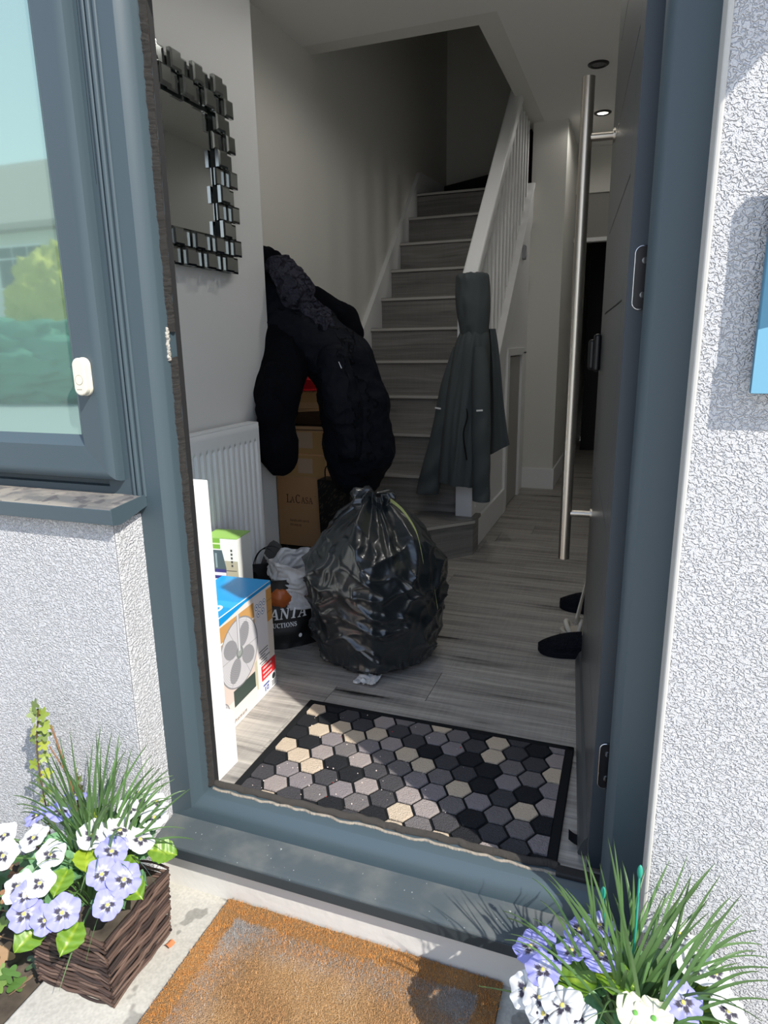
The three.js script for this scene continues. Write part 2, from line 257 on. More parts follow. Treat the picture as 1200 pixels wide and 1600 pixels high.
// ================================================================ side window
{
  const g = structGroup('window_1');
  const X0 = -2.3, X1 = -0.954, Y0 = 0.706, Y1 = 1.97;
  // outer frame with a double ridge where it meets the door frame
  const fz = [-1.17, -1.1, -1.1, -1.112, -1.112];
  const mk = (a, z) => a.map((d, i) => [d, z[i]]);
  const fp = mk([0, 0, 0.052, 0.054, 0.075], fz), F = { left: fp, right: fp, top: fp, bottom: mk([0, 0, 0.05, 0.052, 0.07], fz) };
  for (const s of ['left', 'right', 'top', 'bottom']) part('frame_side', frameSide(s, F[s], F, X0, Y0, X1 - 0.021, Y1), M.frame, g);
  part('coupling_strip', [bx(-0.9758, Y0, -1.17, -0.953, Y1, -1.1), tube([[-0.9625, Y0 + 0.03, -1.0995], [-0.9625, Y1, -1.0995]], 0.0042, 2, 10), tube([[-0.951, Y0 + 0.032, -1.0995], [-0.951, Y1, -1.0995]], 0.0052, 2, 10), tube([[-0.938, Y0 + 0.034, -1.101], [-0.938, Y1, -1.101]], 0.0045, 2, 10)], M.frame, g);
  // sash: rounded outer edge, flat face, sloped bead
  const sz = [-1.112, -1.09, -1.078, -1.0725, -1.071, -1.0725, -1.0725, -1.0745, -1.082, -1.094, -1.1];
  const sp = mk([0, 0.0, 0.004, 0.013, 0.024, 0.031, 0.034, 0.036, 0.074, 0.094, 0.094].map((d, i) => [0, 0, 0.004, 0.013, 0.024, 0.031, 0.034, 0.072, 0.08, 0.096, 0.096][i]), sz);
  const Sx = { left: sp, right: sp, top: sp, bottom: sp };
  for (const s of ['left', 'right', 'top', 'bottom']) part('sash_side', frameSide(s, sp, Sx, X0 + 0.05, Y0 + 0.066, -0.985, Y1 - 0.05), M.frame, g);
  part('window_glass', bx(X0 + 0.13, Y0 + 0.14, -1.1, -1.06, Y1 - 0.12, -1.092), phys([0.38, 0.53, 0.47], 0.03, { metalness: 0.75 }), g);
  part('window_sill', prism([[-1.11, 0.742], [-1.004, 0.7345], [-0.999, 0.732], [-0.999, 0.704], [-1.003, 0.703], [-1.003, 0.728], [-1.11, 0.73]], 'x', X0 - 0.05, -0.937), M.sillOld, g);
  part('sill_front', bx(X0 - 0.05, 0.7035, -1.0, -0.9365, 0.7335, -0.9975, 0.001), M.frame, g);
  part('sill_end_cap', prism([[-1.1, 0.7445], [-0.998, 0.7355], [-0.998, 0.703], [-1.02, 0.7], [-1.1, 0.72]], 'x', -0.9385, -0.936), M.frame, g);
  part('weather_gap', bx(X0, 0.734, -1.115, -0.975, 0.745, -1.1005), M.seal, g);
}
// ================================================================ open front door
{
  const g = structGroup('door_1'), A = Math.atan2(0.082, 0.92);           // leaf runs from its hinges into the hall
  g.position.set(-0.0243, 0, -1.2); g.rotation.y = Math.PI / 2 + A;       // local x: hinge to lock edge; local z: the outer face looks to -z ... see below
  // local frame: x along the leaf, y up, z towards the right-hand wall is negative
  const Lf = 0.92, H = 1.93, TH = 0.046;
  const box = (x0, y0, x1, y1, z0, z1, r) => bx(x0, y0, z0, x1, y1, z1, r);
  // outer face at z = 0, leaf body behind (negative side), with recessed grooves between its face panels
  part('leaf_core', box(0, 0.014, Lf, H, -TH, -0.004, 0.002), M.door, g);
  const gy = [0.014, 0.27, 0.69, 1.107, 1.31, 1.53, 1.75, H], gx = [0.106, 0.76];
  part('face_panel', box(0, 0.014, gx[0] - 0.002, H, -0.005, 0, 0.0015), M.door, g);
  part('face_panel', box(gx[1] + 0.002, 0.014, Lf, H, -0.005, 0, 0.0015), M.door, g);
  for (let i = 0; i < gy.length - 1; i++) part('face_panel', box(gx[0] - 0.0025, gy[i] + (i ? 0.002 : 0), gx[1] + 0.0025, gy[i + 1] - 0.002, -0.005, 0, 0.0015), M.door, g);
  part('edge_band', box(-0.002, 0.014, 0.0, H, -TH, 0, 0.0008), M.doorEdge, g);
  // weather bar along the bottom of the outer face
  part('weather_bar', prism([[0.0, 0.058], [0.007, 0.05], [0.015, 0.03], [0.018, 0.018], [0.016, 0.013], [0, 0.013]].map(([a, b]) => [a, b]), 'x', 0.03, Lf - 0.01), M.door, g);
  part('seal_tail', surf(10, 6, (u, v) => [0.06 + 0.022 * u, 0.01 + 0.008 * u + 0.012 * v * v, 0.012 + 0.024 * v]), M.rubber, g);
  // hinges on the hinge edge (seen from outside)
  for (const y of [1.135, 0.25]) {
    const h = sub('hinge_plate', g);
    const s = new THREE.Shape(); const w = 0.03, hh = 0.096, r = 0.011; s.moveTo(-w / 2 + r, -hh / 2); s.lineTo(w / 2 - r, -hh / 2); s.absarc(w / 2 - r, -hh / 2 + r, r, -Math.PI / 2, 0); s.lineTo(w / 2, hh / 2 - r); s.absarc(w / 2 - r, hh / 2 - r, r, 0, Math.PI / 2); s.lineTo(-w / 2 + r, hh / 2); s.absarc(-w / 2 + r, hh / 2 - r, r, Math.PI / 2, Math.PI); s.lineTo(-w / 2, -hh / 2 + r); s.absarc(-w / 2 + r, -hh / 2 + r, r, Math.PI, Math.PI * 1.5);
    const pl = new THREE.ExtrudeGeometry(s, { depth: 0.0012, bevelEnabled: true, bevelThickness: 0.0006, bevelSize: 0.0006, bevelSegments: 1 }); pl.rotateY(-Math.PI / 2); pl.translate(-0.003, y, -0.024); part('plate', pl, M.blackPlate, h);
    const rim = tube(s.getSpacedPoints(60).slice(0, 60).map((p) => [-0.0052, y + p.y, -0.024 + p.x]), 0.0011, 120, 6, true); part('rim', rim, M.chrome, h);
    for (const d of [-0.026, 0.026]) { const sc = new THREE.CylinderGeometry(0.0048, 0.0055, 0.003, 18); sc.rotateZ(Math.PI / 2); sc.translate(-0.0062, y + d, -0.024); part('screw', sc, M.chrome, h); }
  }
  // long pull bar on two stand-offs
  const hd = sub('pull_handle', g), hx = 0.8, hz = 0.072;
  part('bar', [rod([hx, 0.405, hz], [hx, 1.69, hz], 0.016, 28)], M.steel, hd);
  for (const y of [0.545, 1.55]) part('stand_off', [rod([hx, y, -0.001], [hx, y, hz], 0.0105, 16), rod([hx, y, 0], [hx, y, 0.005], 0.017, 20)], M.steel, hd);
  // lock furniture
  part('cylinder_cover', [new RoundedBoxGeometry(0.052, 0.105, 0.02, 4, 0.009).translate(Lf - 0.052, 1.005, 0.01), new RoundedBoxGeometry(0.03, 0.085, 0.02, 4, 0.009).translate(Lf - 0.052, 1.0, 0.024)], M.blackPlate, g);
  part('latch_keeper', [bx(Lf, 0.83, -0.034, Lf + 0.003, 0.92, -0.012, 0.001), bx(Lf, 0.845, -0.03, Lf + 0.016, 0.875, -0.016, 0.003), bx(Lf - 0.002, 0.9, -0.028, Lf + 0.012, 0.912, -0.014, 0.002)], M.chrome, g);
}
{ // the leaf was drawn hinge to lock edge along +x; it is hung the other way round
  const g = scene.getObjectByName('door_1'), A = Math.atan2(0.082, 0.92); g.rotation.y = Math.PI * 1.5 + A;
  g.traverse((o) => { if (!o.isMesh) return; const q = o.geometry = o.geometry.index ? o.geometry.toNonIndexed() : o.geometry; q.scale(-1, 1, 1); for (const n of Object.keys(q.attributes)) { const at = q.attributes[n], s = at.itemSize, a = at.array; for (let i = 0; i < at.count; i += 3) for (let k = 0; k < s; k++) { const t = a[(i + 1) * s + k]; a[(i + 1) * s + k] = a[(i + 2) * s + k]; a[(i + 2) * s + k] = t; } } });
}
// ================================================================ staircase
{
  const RI = 0.189, GO = 0.191, zN = (n) => -2.88 - GO * n, XL = -1.57, XR = -0.775;
  const st = thing('staircase', 'straight grey wood-effect staircase with white balustrade climbing beside the left wall', 'staircase');
  const R = RNG(31), G = (g) => uvm(g, 1, R() * 5, R() * 5);
  // step 1 with a splayed corner
  const s1 = [[XL, -2.945], [-0.905, -2.945], [-0.7, -3.165], [-0.7, -3.30], [XL, -3.30]];
  part('riser', G(prism(s1.map(([x, z]) => [x + (x > -0.8 ? -0.012 : 0), z - (z > -3.2 ? 0.012 : 0)]), 'y', 0, RI - 0.02)), M.stair, st);
  part('tread', G(prism(s1, 'y', RI - 0.02, RI, 0.004)), M.stair, st);
  part('nosing', prism([[-0.9, -2.943], [-0.699, -3.16], [-0.699, -3.168], [-0.906, -2.951]], 'y', RI - 0.019, RI - 0.006), M.nosing, st);
  for (let n = 2; n <= 11; n++) {
    const z = zN(n), y = RI * n, back = n === 11 ? -5.88 : z - GO - 0.02;
    part('riser', G(bx(XL, y - RI, z - 0.024, XR, y - 0.02, z - 0.012)), M.stair, st);
    part('tread', G(bx(XL, y - 0.022, back, XR, y, z, 0.004)), n === 11 ? M.darkCarpet : M.stair, st);
    part('nosing', bx(XL, y - 0.019, z + 0.0005, XR, y - 0.004, z + 0.003, 0.001), M.nosing, st);
  }
  part('winder', prism([[XL, -5.9], [XL, -5.72], [-0.775, -5.25], [-0.775, -5.9]], 'y', RI * 11, RI * 12, 0.004), M.darkCarpet, st);
  part('winder', prism([[-1.2, -5.9], [-0.775, -5.5], [-0.775, -5.9]], 'y', RI * 12, RI * 13, 0.004), M.darkCarpet, st);
  part('winder', prism([[-0.95, -5.9], [-0.775, -5.7], [-0.775, -5.9]], 'y', RI * 13, RI * 14, 0.004), M.darkCarpet, st);
  // wall string (top edge runs along the nosings) and skirting on the landing
  part('string', prism([[-2.98, 0.0], [-2.98, 0.24], [zN(11) - 0.1, RI * 11 + 0.16], [-5.88, RI * 11 + 0.2], [-5.88, RI * 10], [zN(11), RI * 9.6], [-3.4, 0]], 'x', -1.6, -1.571), M.whiteMatt, st);
  // outer string, under-stair panelling, base board
  const yp = (z) => RI * (-2.88 - z) / GO;
  part('string', prism([[-3.27, yp(-3.27) + 0.06], [-4.87, yp(-4.87) + 0.06], [-4.87, yp(-4.87) - 0.16], [-3.27, yp(-3.27) - 0.16]], 'x', -0.775, -0.722, 0.003), M.white, st);
  part('string_cap', prism([[-3.28, yp(-3.28) + 0.085], [-4.87, yp(-4.87) + 0.085], [-4.87, yp(-4.87) + 0.058], [-3.28, yp(-3.28) + 0.058]], 'x', -0.785, -0.715, 0.004), M.white, st);
  part('panel', prism([[-3.25, 0], [-3.25, yp(-3.25)], [-4.07, yp(-4.07)], [-4.07, 0]], 'x', -0.765, -0.735), M.whiteMatt, st);
  part('panel', prism([[-4.07, 0.96], [-4.07, yp(-4.07)], [-4.88, yp(-4.88)], [-4.88, 0.96]], 'x', -0.765, -0.735), M.whiteMatt, st);
  part('panel', prism([[-4.6, 0], [-4.6, 0.97], [-4.88, 0.97], [-4.88, 0]], 'x', -0.765, -0.735), M.whiteMatt, st);
  part('base_board', bx(-0.735, 0, -4.08, -0.72, 0.152, -3.29, 0.003), M.white, st);
  const cd = sub('cupboard_door', st);
  part('architrave', [bx(-0.736, 0, -4.14, -0.718, 1.0, -4.07, 0.003), bx(-0.736, 0, -4.66, -0.718, 1.0, -4.6, 0.003), bx(-0.736, 0.955, -4.6, -0.718, 1.0, -4.14, 0.003)], M.white, cd);
  part('door_panel', bx(-0.765, 0.006, -4.595, -0.734, 0.948, -4.146, 0.002), std([0.42, 0.41, 0.39], 0.6), cd);
  // newel, handrail, balusters
  part('newel_post', [bx(-0.81, RI, -3.287, -0.725, 1.31, -3.2, 0.004), bx(-0.818, 1.31, -3.295, -0.717, 1.335, -3.192, 0.006)], M.white, st);
  const yr = (z) => 1.305 + (-3.24 - z) * 0.985;
  part('handrail', prism([[-3.25, yr(-3.25) + 0.035], [-4.4, yr(-4.4) + 0.035], [-4.4, yr(-4.4) - 0.05], [-3.25, yr(-3.25) - 0.05]], 'x', -0.805, -0.73, 0.012), M.white, st);
  for (let i = 0; i < 15; i++) { const z = -3.38 - i * 0.1; const top = Math.min(2.4, yr(z) - 0.045); part('baluster', bx(-0.784, yp(z) + 0.07, z - 0.016, -0.752, top, z + 0.016, 0.002), M.white, st); }
}

{ const t = thing('wall_controller', 'small grey control box with rounded edges fixed beside the balustrade', 'controller', [-0.718, 1.58, -4.5]);
  part('body', new RoundedBoxGeometry(0.03, 0.085, 0.06, 3, 0.008), std([0.3, 0.3, 0.32], 0.5), t);
  part('button', new RoundedBoxGeometry(0.006, 0.03, 0.03, 2, 0.002).translate(0.017, -0.01, 0), std([0.5, 0.5, 0.52], 0.4), t); }
// ================================================================ downlights
{
  const ring = new THREE.LatheGeometry([[0.034, -0.002], [0.036, -0.008], [0.046, -0.008], [0.052, -0.004], [0.053, 0.0], [0.034, 0.0]].map((p) => new THREE.Vector2(...p)), 40);
  const lens = new THREE.CylinderGeometry(0.033, 0.033, 0.004, 32);
  const on = std([0.9, 0.9, 0.9], 0.5, { emissive: lin(1, 0.96, 0.88), emissiveIntensity: 3 }), off = std([0.12, 0.12, 0.12], 0.3), bezel = std([0.01, 0.01, 0.01], 0.4);
  const list = [[-0.3, -1.85, 1, 'black-rimmed ceiling downlight just inside the front doorway', 0.74], [-0.6, -2.75, 1, 'black-rimmed ceiling downlight above the heap of coats', 0.8], [-0.295, -4.03, 0, 'unlit black-rimmed ceiling downlight nearest the top of the long pull bar', 0], [-0.312, -4.83, 1, 'glowing white ceiling downlight farther back, beside the pull bar', 0.35]];
  for (const [x, z, lit, label, cd] of list) {
    const t = thing('downlight', label, 'downlight', [x, 2.41, z], 0);
    part('bezel', ring, bezel, t); const l = part('lens', lens, lit ? on : off, t); l.position.y = -0.002;
    if (lit) { const s = new THREE.SpotLight(lin(1, 0.97, 0.91), cd * LAMP_POWER, 0, 1.5, 0.25, 2); s.position.set(0, -0.012, 0); s.target.position.set(0, -1, 0); s.castShadow = true; s.shadow.radius = 1.6; t.add(s, s.target); }
  }
}
// ================================================================ mirror on the hall wall
{
  const t = thing('wall_mirror', 'square wall mirror edged with two staggered rows of small mirror tiles', 'mirror', [-1.366, 1.58, -1.763]);
  const a = 0.054, ny = 11, nz = 15, W = nz * a, H = ny * a;
  part('backing', bx(-0.003, -H / 2 + 0.004, -W / 2 + 0.004, 0.012, H / 2 - 0.004, W / 2 - 0.004), M.mirrorEdge, t);
  part('glass', bx(0.012, -H / 2 + 2 * a + 0.004, -W / 2 + 2 * a + 0.004, 0.017, H / 2 - 2 * a - 0.004, W / 2 - 2 * a - 0.004, 0.002), M.mirror, t);
  const bev = (k) => { const s = a / 2 - 0.001, b = 0.006, d = 0.016; const p = [[-s, -s], [s, -s], [s, s], [-s, s]], q = p.map(([x, y]) => [x * (1 - b / s), y * (1 - b / s)]); const v = [], tri = (A, B, C) => v.push(...A, ...B, ...C);
    for (let i = 0; i < 4; i++) { const j = (i + 1) % 4, A = [0, p[i][1], p[i][0]], B = [0, p[j][1], p[j][0]], C = [d - 0.004, p[j][1], p[j][0]], D = [d - 0.004, p[i][1], p[i][0]], E = [d, q[j][1], q[j][0]], F = [d, q[i][1], q[i][0]]; tri(A, C, B); tri(A, D, C); tri(D, E, C); tri(D, F, E); }
    const f = q.map(([x, y]) => [d, y, x]); tri(f[0], f[2], f[1]); tri(f[0], f[3], f[2]); const g = new THREE.BufferGeometry(); g.setAttribute('position', new THREE.Float32BufferAttribute(v, 3)); g.computeVertexNormals(); return uvm(g); };
  const tg = bev(), R = RNG(3);
  for (let i = 0; i < nz; i++) for (let j = 0; j < ny; j++) {
    if (i > 1 && i < nz - 2 && j > 1 && j < ny - 2) continue;
    const m = part('mirror_tile', tg, M.mirrorTile, t); const up = (i + j) % 2; m.position.set(up ? 0.031 : 0.0125, (j - (ny - 1) / 2) * a, (i - (nz - 1) / 2) * a); m.rotation.set(0, (R() - 0.5) * 0.03, (R() - 0.5) * 0.03);
    if (up) { m.userData = {}; }
  }
  part('spacer', bx(0.01, -H / 2 + 0.012, -W / 2 + 0.012, 0.0125, H / 2 - 0.012, W / 2 - 0.012), M.mirrorEdge, t);
}
// ================================================================ radiator
{
  const t = thing('radiator', 'white fluted panel radiator with a slim top grille on the hall wall', 'radiator', [-1.36, 0.16, -1.775]);
  const H = 0.6, L = 0.81, n = 24, xf = 0.058;
  const face = surf(n * 14, 60, (u, v) => {
    const z = L / 2 - u * L, y = v * H, k = (u * n) % 1, m = 0.045;
    const fl = sstep(0.06, 0.28, k) * (1 - sstep(0.72, 0.94, k)), e = sstep(m, m + 0.035, v) * (1 - sstep(0.875, 0.905, v)) * sstep(0.012, 0.02, u) * (1 - sstep(0.98, 0.988, u));
    const edge = Math.min(u * L, (1 - u) * L, v * H, (1 - v) * H);
    return [xf - 0.014 * (1 - fl) * e - 0.006 * (1 - sstep(0, 0.006, edge)), y, z];
  });
  part('front_panel', face, M.radiator, t);
  part('back_panel', bx(0.012, 0.01, -L / 2 + 0.01, 0.02, H - 0.01, L / 2 - 0.01), M.radiator, t);
  part('top_grille', [bx(0.006, H - 0.006, -L / 2 - 0.002, 0.05, H + 0.006, L / 2 + 0.002, 0.003)], M.radiator, t);
  for (const s of [-1, 1]) part('side_panel', bx(0.006, 0.004, s * L / 2 - 0.002, 0.053, H + 0.004, s * L / 2 + 0.002, 0.001), M.radiator, t);
  part('pipe', [rod([0.03, -0.16, -L / 2 + 0.03], [0.03, 0.02, -L / 2 + 0.03], 0.0075)], M.white, t);
  part('valve', [rod([0.03, -0.05, -L / 2 + 0.03], [0.03, 0.0, -L / 2 + 0.03], 0.017)], M.white, t);
}
// ================================================================ boxed-in cupboard and skirting by the door
{
  const t = thing('boxed_in_casing', 'low white painted box casing with its own skirting just inside the door jamb', 'casing', [-1.13, 0, -1.27]);
  part('casing', bx(-0.237, 0, -0.01, 0.222, 0.742, 0.066, 0.004), M.whiteMatt, t);
  part('skirting', prism([[-0.015, 0], [0.235, 0], [0.235, 0.13], [0.231, 0.143], [0.225, 0.147], [-0.015, 0.147]], 'z', -0.022, 0.066), M.white, t);
}
// ================================================================ boxes, packaging
function drawFan(c, x, y, r, sx) { c.save(); c.translate(x, y); c.scale(sx, 1); c.fillStyle = '#cfcdd0'; c.beginPath(); c.arc(0, 0, r, 0, 7); c.fill();
  c.fillStyle = '#8f8e92'; for (let k = 0; k < 4; k++) { c.save(); c.rotate(k * Math.PI / 2 + 0.55); c.beginPath(); c.ellipse(0, -r * 0.52, r * 0.27, r * 0.36, 0, 0, 7); c.fill(); c.restore(); }
  c.strokeStyle = '#a4a3a8'; c.lineWidth = 2; for (let q = 0.15; q < 1; q += 0.055) { c.beginPath(); c.arc(0, 0, r * q, 0, 7); c.stroke(); }
  c.strokeStyle = '#8f8d90'; c.lineWidth = 3; for (let k = 0; k < 6; k++) { const a = k * Math.PI / 3; c.beginPath(); c.moveTo(0, 0); c.lineTo(r * Math.cos(a), r * Math.sin(a)); c.stroke(); }
  c.strokeStyle = '#8b8a8e'; c.lineWidth = 8; c.beginPath(); c.arc(0, 0, r, 0, 7); c.stroke(); c.fillStyle = '#7d8280'; c.beginPath(); c.arc(0, 0, r * 0.18, 0, 7); c.fill(); c.fillStyle = '#9aa09c'; c.beginPath(); c.arc(0, 0, r * 0.11, 0, 7); c.fill(); c.restore(); }
const fanFront = canvasTex(768, 768, (c, w, h) => {
  // left = towards the door; right = deeper in the hall
  c.fillStyle = '#e9ded6'; c.fillRect(0, 0, w, h); c.fillStyle = '#c9995e'; c.fillRect(0, 60, 560, 170); c.fillStyle = '#f3e9df'; c.fillRect(0, 160, 560, 12); c.fillStyle = '#e8cdb8'; c.fillRect(0, 230, 560, 60); c.fillStyle = '#dccac0'; c.fillRect(0, 290, 560, 300);
  c.fillStyle = '#3d4a44'; c.fillRect(230, 530, 265, 150); c.fillStyle = '#c8c2a8'; c.fillRect(495, 470, 40, 210); c.fillStyle = '#f2f0ee'; c.fillRect(0, 680, w, 88); c.fillStyle = '#f1e4da'; c.fillRect(180, 640, 330, 128);
  c.fillStyle = '#eee6e4'; c.fillRect(530, 40, 165, h - 40); c.fillStyle = '#d69a52'; c.fillRect(695, 40, 73, 230); c.fillStyle = '#a3793f'; c.fillRect(695, 120, 73, 6); c.fillRect(695, 200, 73, 6); c.fillStyle = '#e6d6c6'; c.fillRect(695, 270, 73, 260); c.fillStyle = '#efefef'; c.fillRect(695, 620, 73, 148);
  c.fillStyle = '#0e93d8'; c.fillRect(0, 0, w, 22); c.beginPath(); c.moveTo(0, 0); c.lineTo(0, 62); c.lineTo(430, 22); c.lineTo(430, 0); c.fill();
  drawFan(c, 330, 310, 222, 1); c.strokeStyle = '#a3a2a6'; c.lineWidth = 34; c.beginPath(); c.moveTo(335, 60); c.lineTo(330, 300); c.stroke(); c.strokeStyle = '#d9d8dc'; c.lineWidth = 14; c.stroke(); drawFan(c, 90, 640, 95, 0.9);
  c.strokeStyle = '#3f5f95'; c.lineWidth = 4; for (const [x, y] of [[565, 110], [615, 110], [665, 110], [585, 165], [640, 165]]) { c.fillStyle = '#fafafa'; c.beginPath(); c.arc(x, y, 20, 0, 7); c.fill(); c.stroke(); c.fillStyle = '#586a8c'; c.fillRect(x - 7, y - 7, 13, 13); }
  c.fillStyle = '#6d6a6a'; for (let k = 0; k < 6; k++) c.fillRect(560 + (k % 2) * 20, 430 + k * 20, 120 - (k % 3) * 20, 8);
  c.fillStyle = '#e02a2e'; c.beginPath(); c.roundRect(575, 545, 193, 110, 8); c.fill(); c.fillStyle = '#f6c9c8'; for (let k = 0; k < 3; k++) c.fillRect(595, 562 + k * 32, 120, 14);
  c.fillStyle = '#2d4fa2'; c.fillRect(590, 690, 80, 12); c.fillRect(610, 712, 12, 34); c.fillRect(634, 712, 28, 34); c.fillStyle = '#efe9ea'; c.fillRect(643, 720, 10, 18); c.fillStyle = '#333a36'; c.beginPath(); c.arc(735, 690, 22, 0, 7); c.fill(); for (let k = 0; k < 3; k++) c.fillRect(705, 720 + k * 14, 55, 7);
  c.fillStyle = '#4a4546'; c.font = 'italic bold 34px sans-serif'; c.fillText('Premium', 215, 742);
});
const fanTop = canvasTex(512, 256, (c, w, h) => { c.fillStyle = '#0f95dc'; c.fillRect(0, 0, w, h); c.fillStyle = '#2aa6e6'; c.fillRect(190, 0, 60, h); c.fillStyle = '#e8f4fb'; c.font = 'italic bold 120px sans-serif'; c.fillText('ing', 30, 190); });
{
  const t = thing('fan_carton', 'tall printed carton with a blue top showing a metal desk fan', 'carton', [-1.075, 0, -1.5], 0.06);
  const w = 0.165, d = 0.37, h = 0.345; const side = std([0.78, 0.75, 0.72], 0.6);
  part('body', bx(-w / 2, 0, -d / 2, w / 2, h, d / 2, 0.002), side, t);
  const f = new THREE.PlaneGeometry(d - 0.002, h - 0.002); f.rotateY(Math.PI / 2); f.translate(w / 2 + 0.0008, h / 2, 0); part('printed_front', f, std(0xffffff, 0.55, { map: fanFront }), t);
  const tp = new THREE.PlaneGeometry(d - 0.002, w - 0.002); tp.rotateX(-Math.PI / 2); tp.rotateY(Math.PI / 2); tp.translate(0, h + 0.0008, 0); part('top_flap', tp, std(0xffffff, 0.35, { map: fanTop }), t);
}
const cupArt = canvasTex(256, 512, (c, w, h) => { c.fillStyle = '#e9ece6'; c.fillRect(0, 0, w, h); c.fillStyle = '#b4b09a'; c.fillRect(0, 150, w, 200); c.fillStyle = '#7db342'; c.fillRect(0, 0, 130, 70); c.fillStyle = '#d6e8b4'; c.fillRect(0, 30, 130, 10); c.fillStyle = '#6a7a76'; c.fillRect(0, 190, 50, 140);
  c.fillStyle = '#4d5f66'; c.beginPath(); c.moveTo(75, 78); c.lineTo(140, 78); c.lineTo(165, 200); c.lineTo(160, 480); c.lineTo(60, 480); c.lineTo(55, 200); c.fill(); c.fillStyle = '#8fa2a8'; c.fillRect(85, 100, 14, 100); for (let k = 0; k < 9; k++) { c.fillStyle = k % 2 ? '#e7e6f2' : '#3b3a80'; c.fillRect(62, 210 + k * 22, 100, 22); }
  c.fillStyle = '#e3b31e'; c.beginPath(); c.ellipse(205, 330, 45, 35, 0, 0, 7); c.fill(); c.fillStyle = '#4a4a48'; c.fillRect(165, 215, 80, 5); for (let k = 0; k < 5; k++) c.fillRect(205, 70 + k * 26, 14, 16); });
{
  const t = thing('cup_carton', 'small white and green printed carton standing behind the fan carton', 'carton', [-1.215, 0, -1.79], 0.1);
  part('body', bx(-0.06, 0, -0.05, 0.06, 0.445, 0.05, 0.002), std([0.75, 0.76, 0.72], 0.6), t);
  const f = new THREE.PlaneGeometry(0.118, 0.25); f.translate(0, 0.32, 0.0508); part('printed_front', f, std(0xffffff, 0.5, { map: cupArt }), t);
  const tp = bx(-0.06, 0.445, -0.05, 0.06, 0.447, 0.05); part('top_flap', tp, std([0.28, 0.5, 0.12], 0.5), t);
}
const casa = canvasTex(512, 512, (c, w, h) => { c.fillStyle = '#d8a877'; c.fillRect(0, 0, w, h); c.fillStyle = 'rgba(60,32,18,0.9)'; c.font = '86px serif'; c.fillText('L', 90, 190); c.font = '64px serif'; c.fillText('A', 136, 190); c.font = '86px serif'; c.fillText('C', 188, 190); c.font = '64px serif'; c.fillText('ASA', 250, 190); c.font = '26px serif'; c.fillText('°', 396, 150); c.font = '24px sans-serif'; c.fillText('Handle with care &', 120, 330); c.fillText('this way up', 120, 362); });
const cardGroup = 'cardboard boxes stacked by the stairs';
function carton(name, label, x0, y0, z0, x1, y1, z1, turn, mat, extra) {
  const cx = (x0 + x1) / 2, cz = (z0 + z1) / 2, t = thing(name, label, 'box', [cx, y0, cz], turn, cardGroup), w = x1 - x0, h = y1 - y0, d = z1 - z0;
  part('body', bx(-w / 2, 0, -d / 2, w / 2, h - 0.002, d / 2, 0.003), mat, t);
  for (const s of [-1, 1]) part('flap', bx(-w / 2 + 0.001, h - 0.003, s > 0 ? 0.0015 : -d / 2 + 0.001, w / 2 - 0.001, h, s > 0 ? d / 2 - 0.001 : -0.0015, 0.001), mat, t);
  extra?.(t, w, h, d); return t;
}
const tape = (t, w, h, d, x0 = -w / 2 + 0.002, x1 = w / 2 - 0.002) => part('tape', [bx(x0, h - 0.05, d / 2 + 0.0003, x1, h - 0.004, d / 2 + 0.0012)], M.cardTape, t);
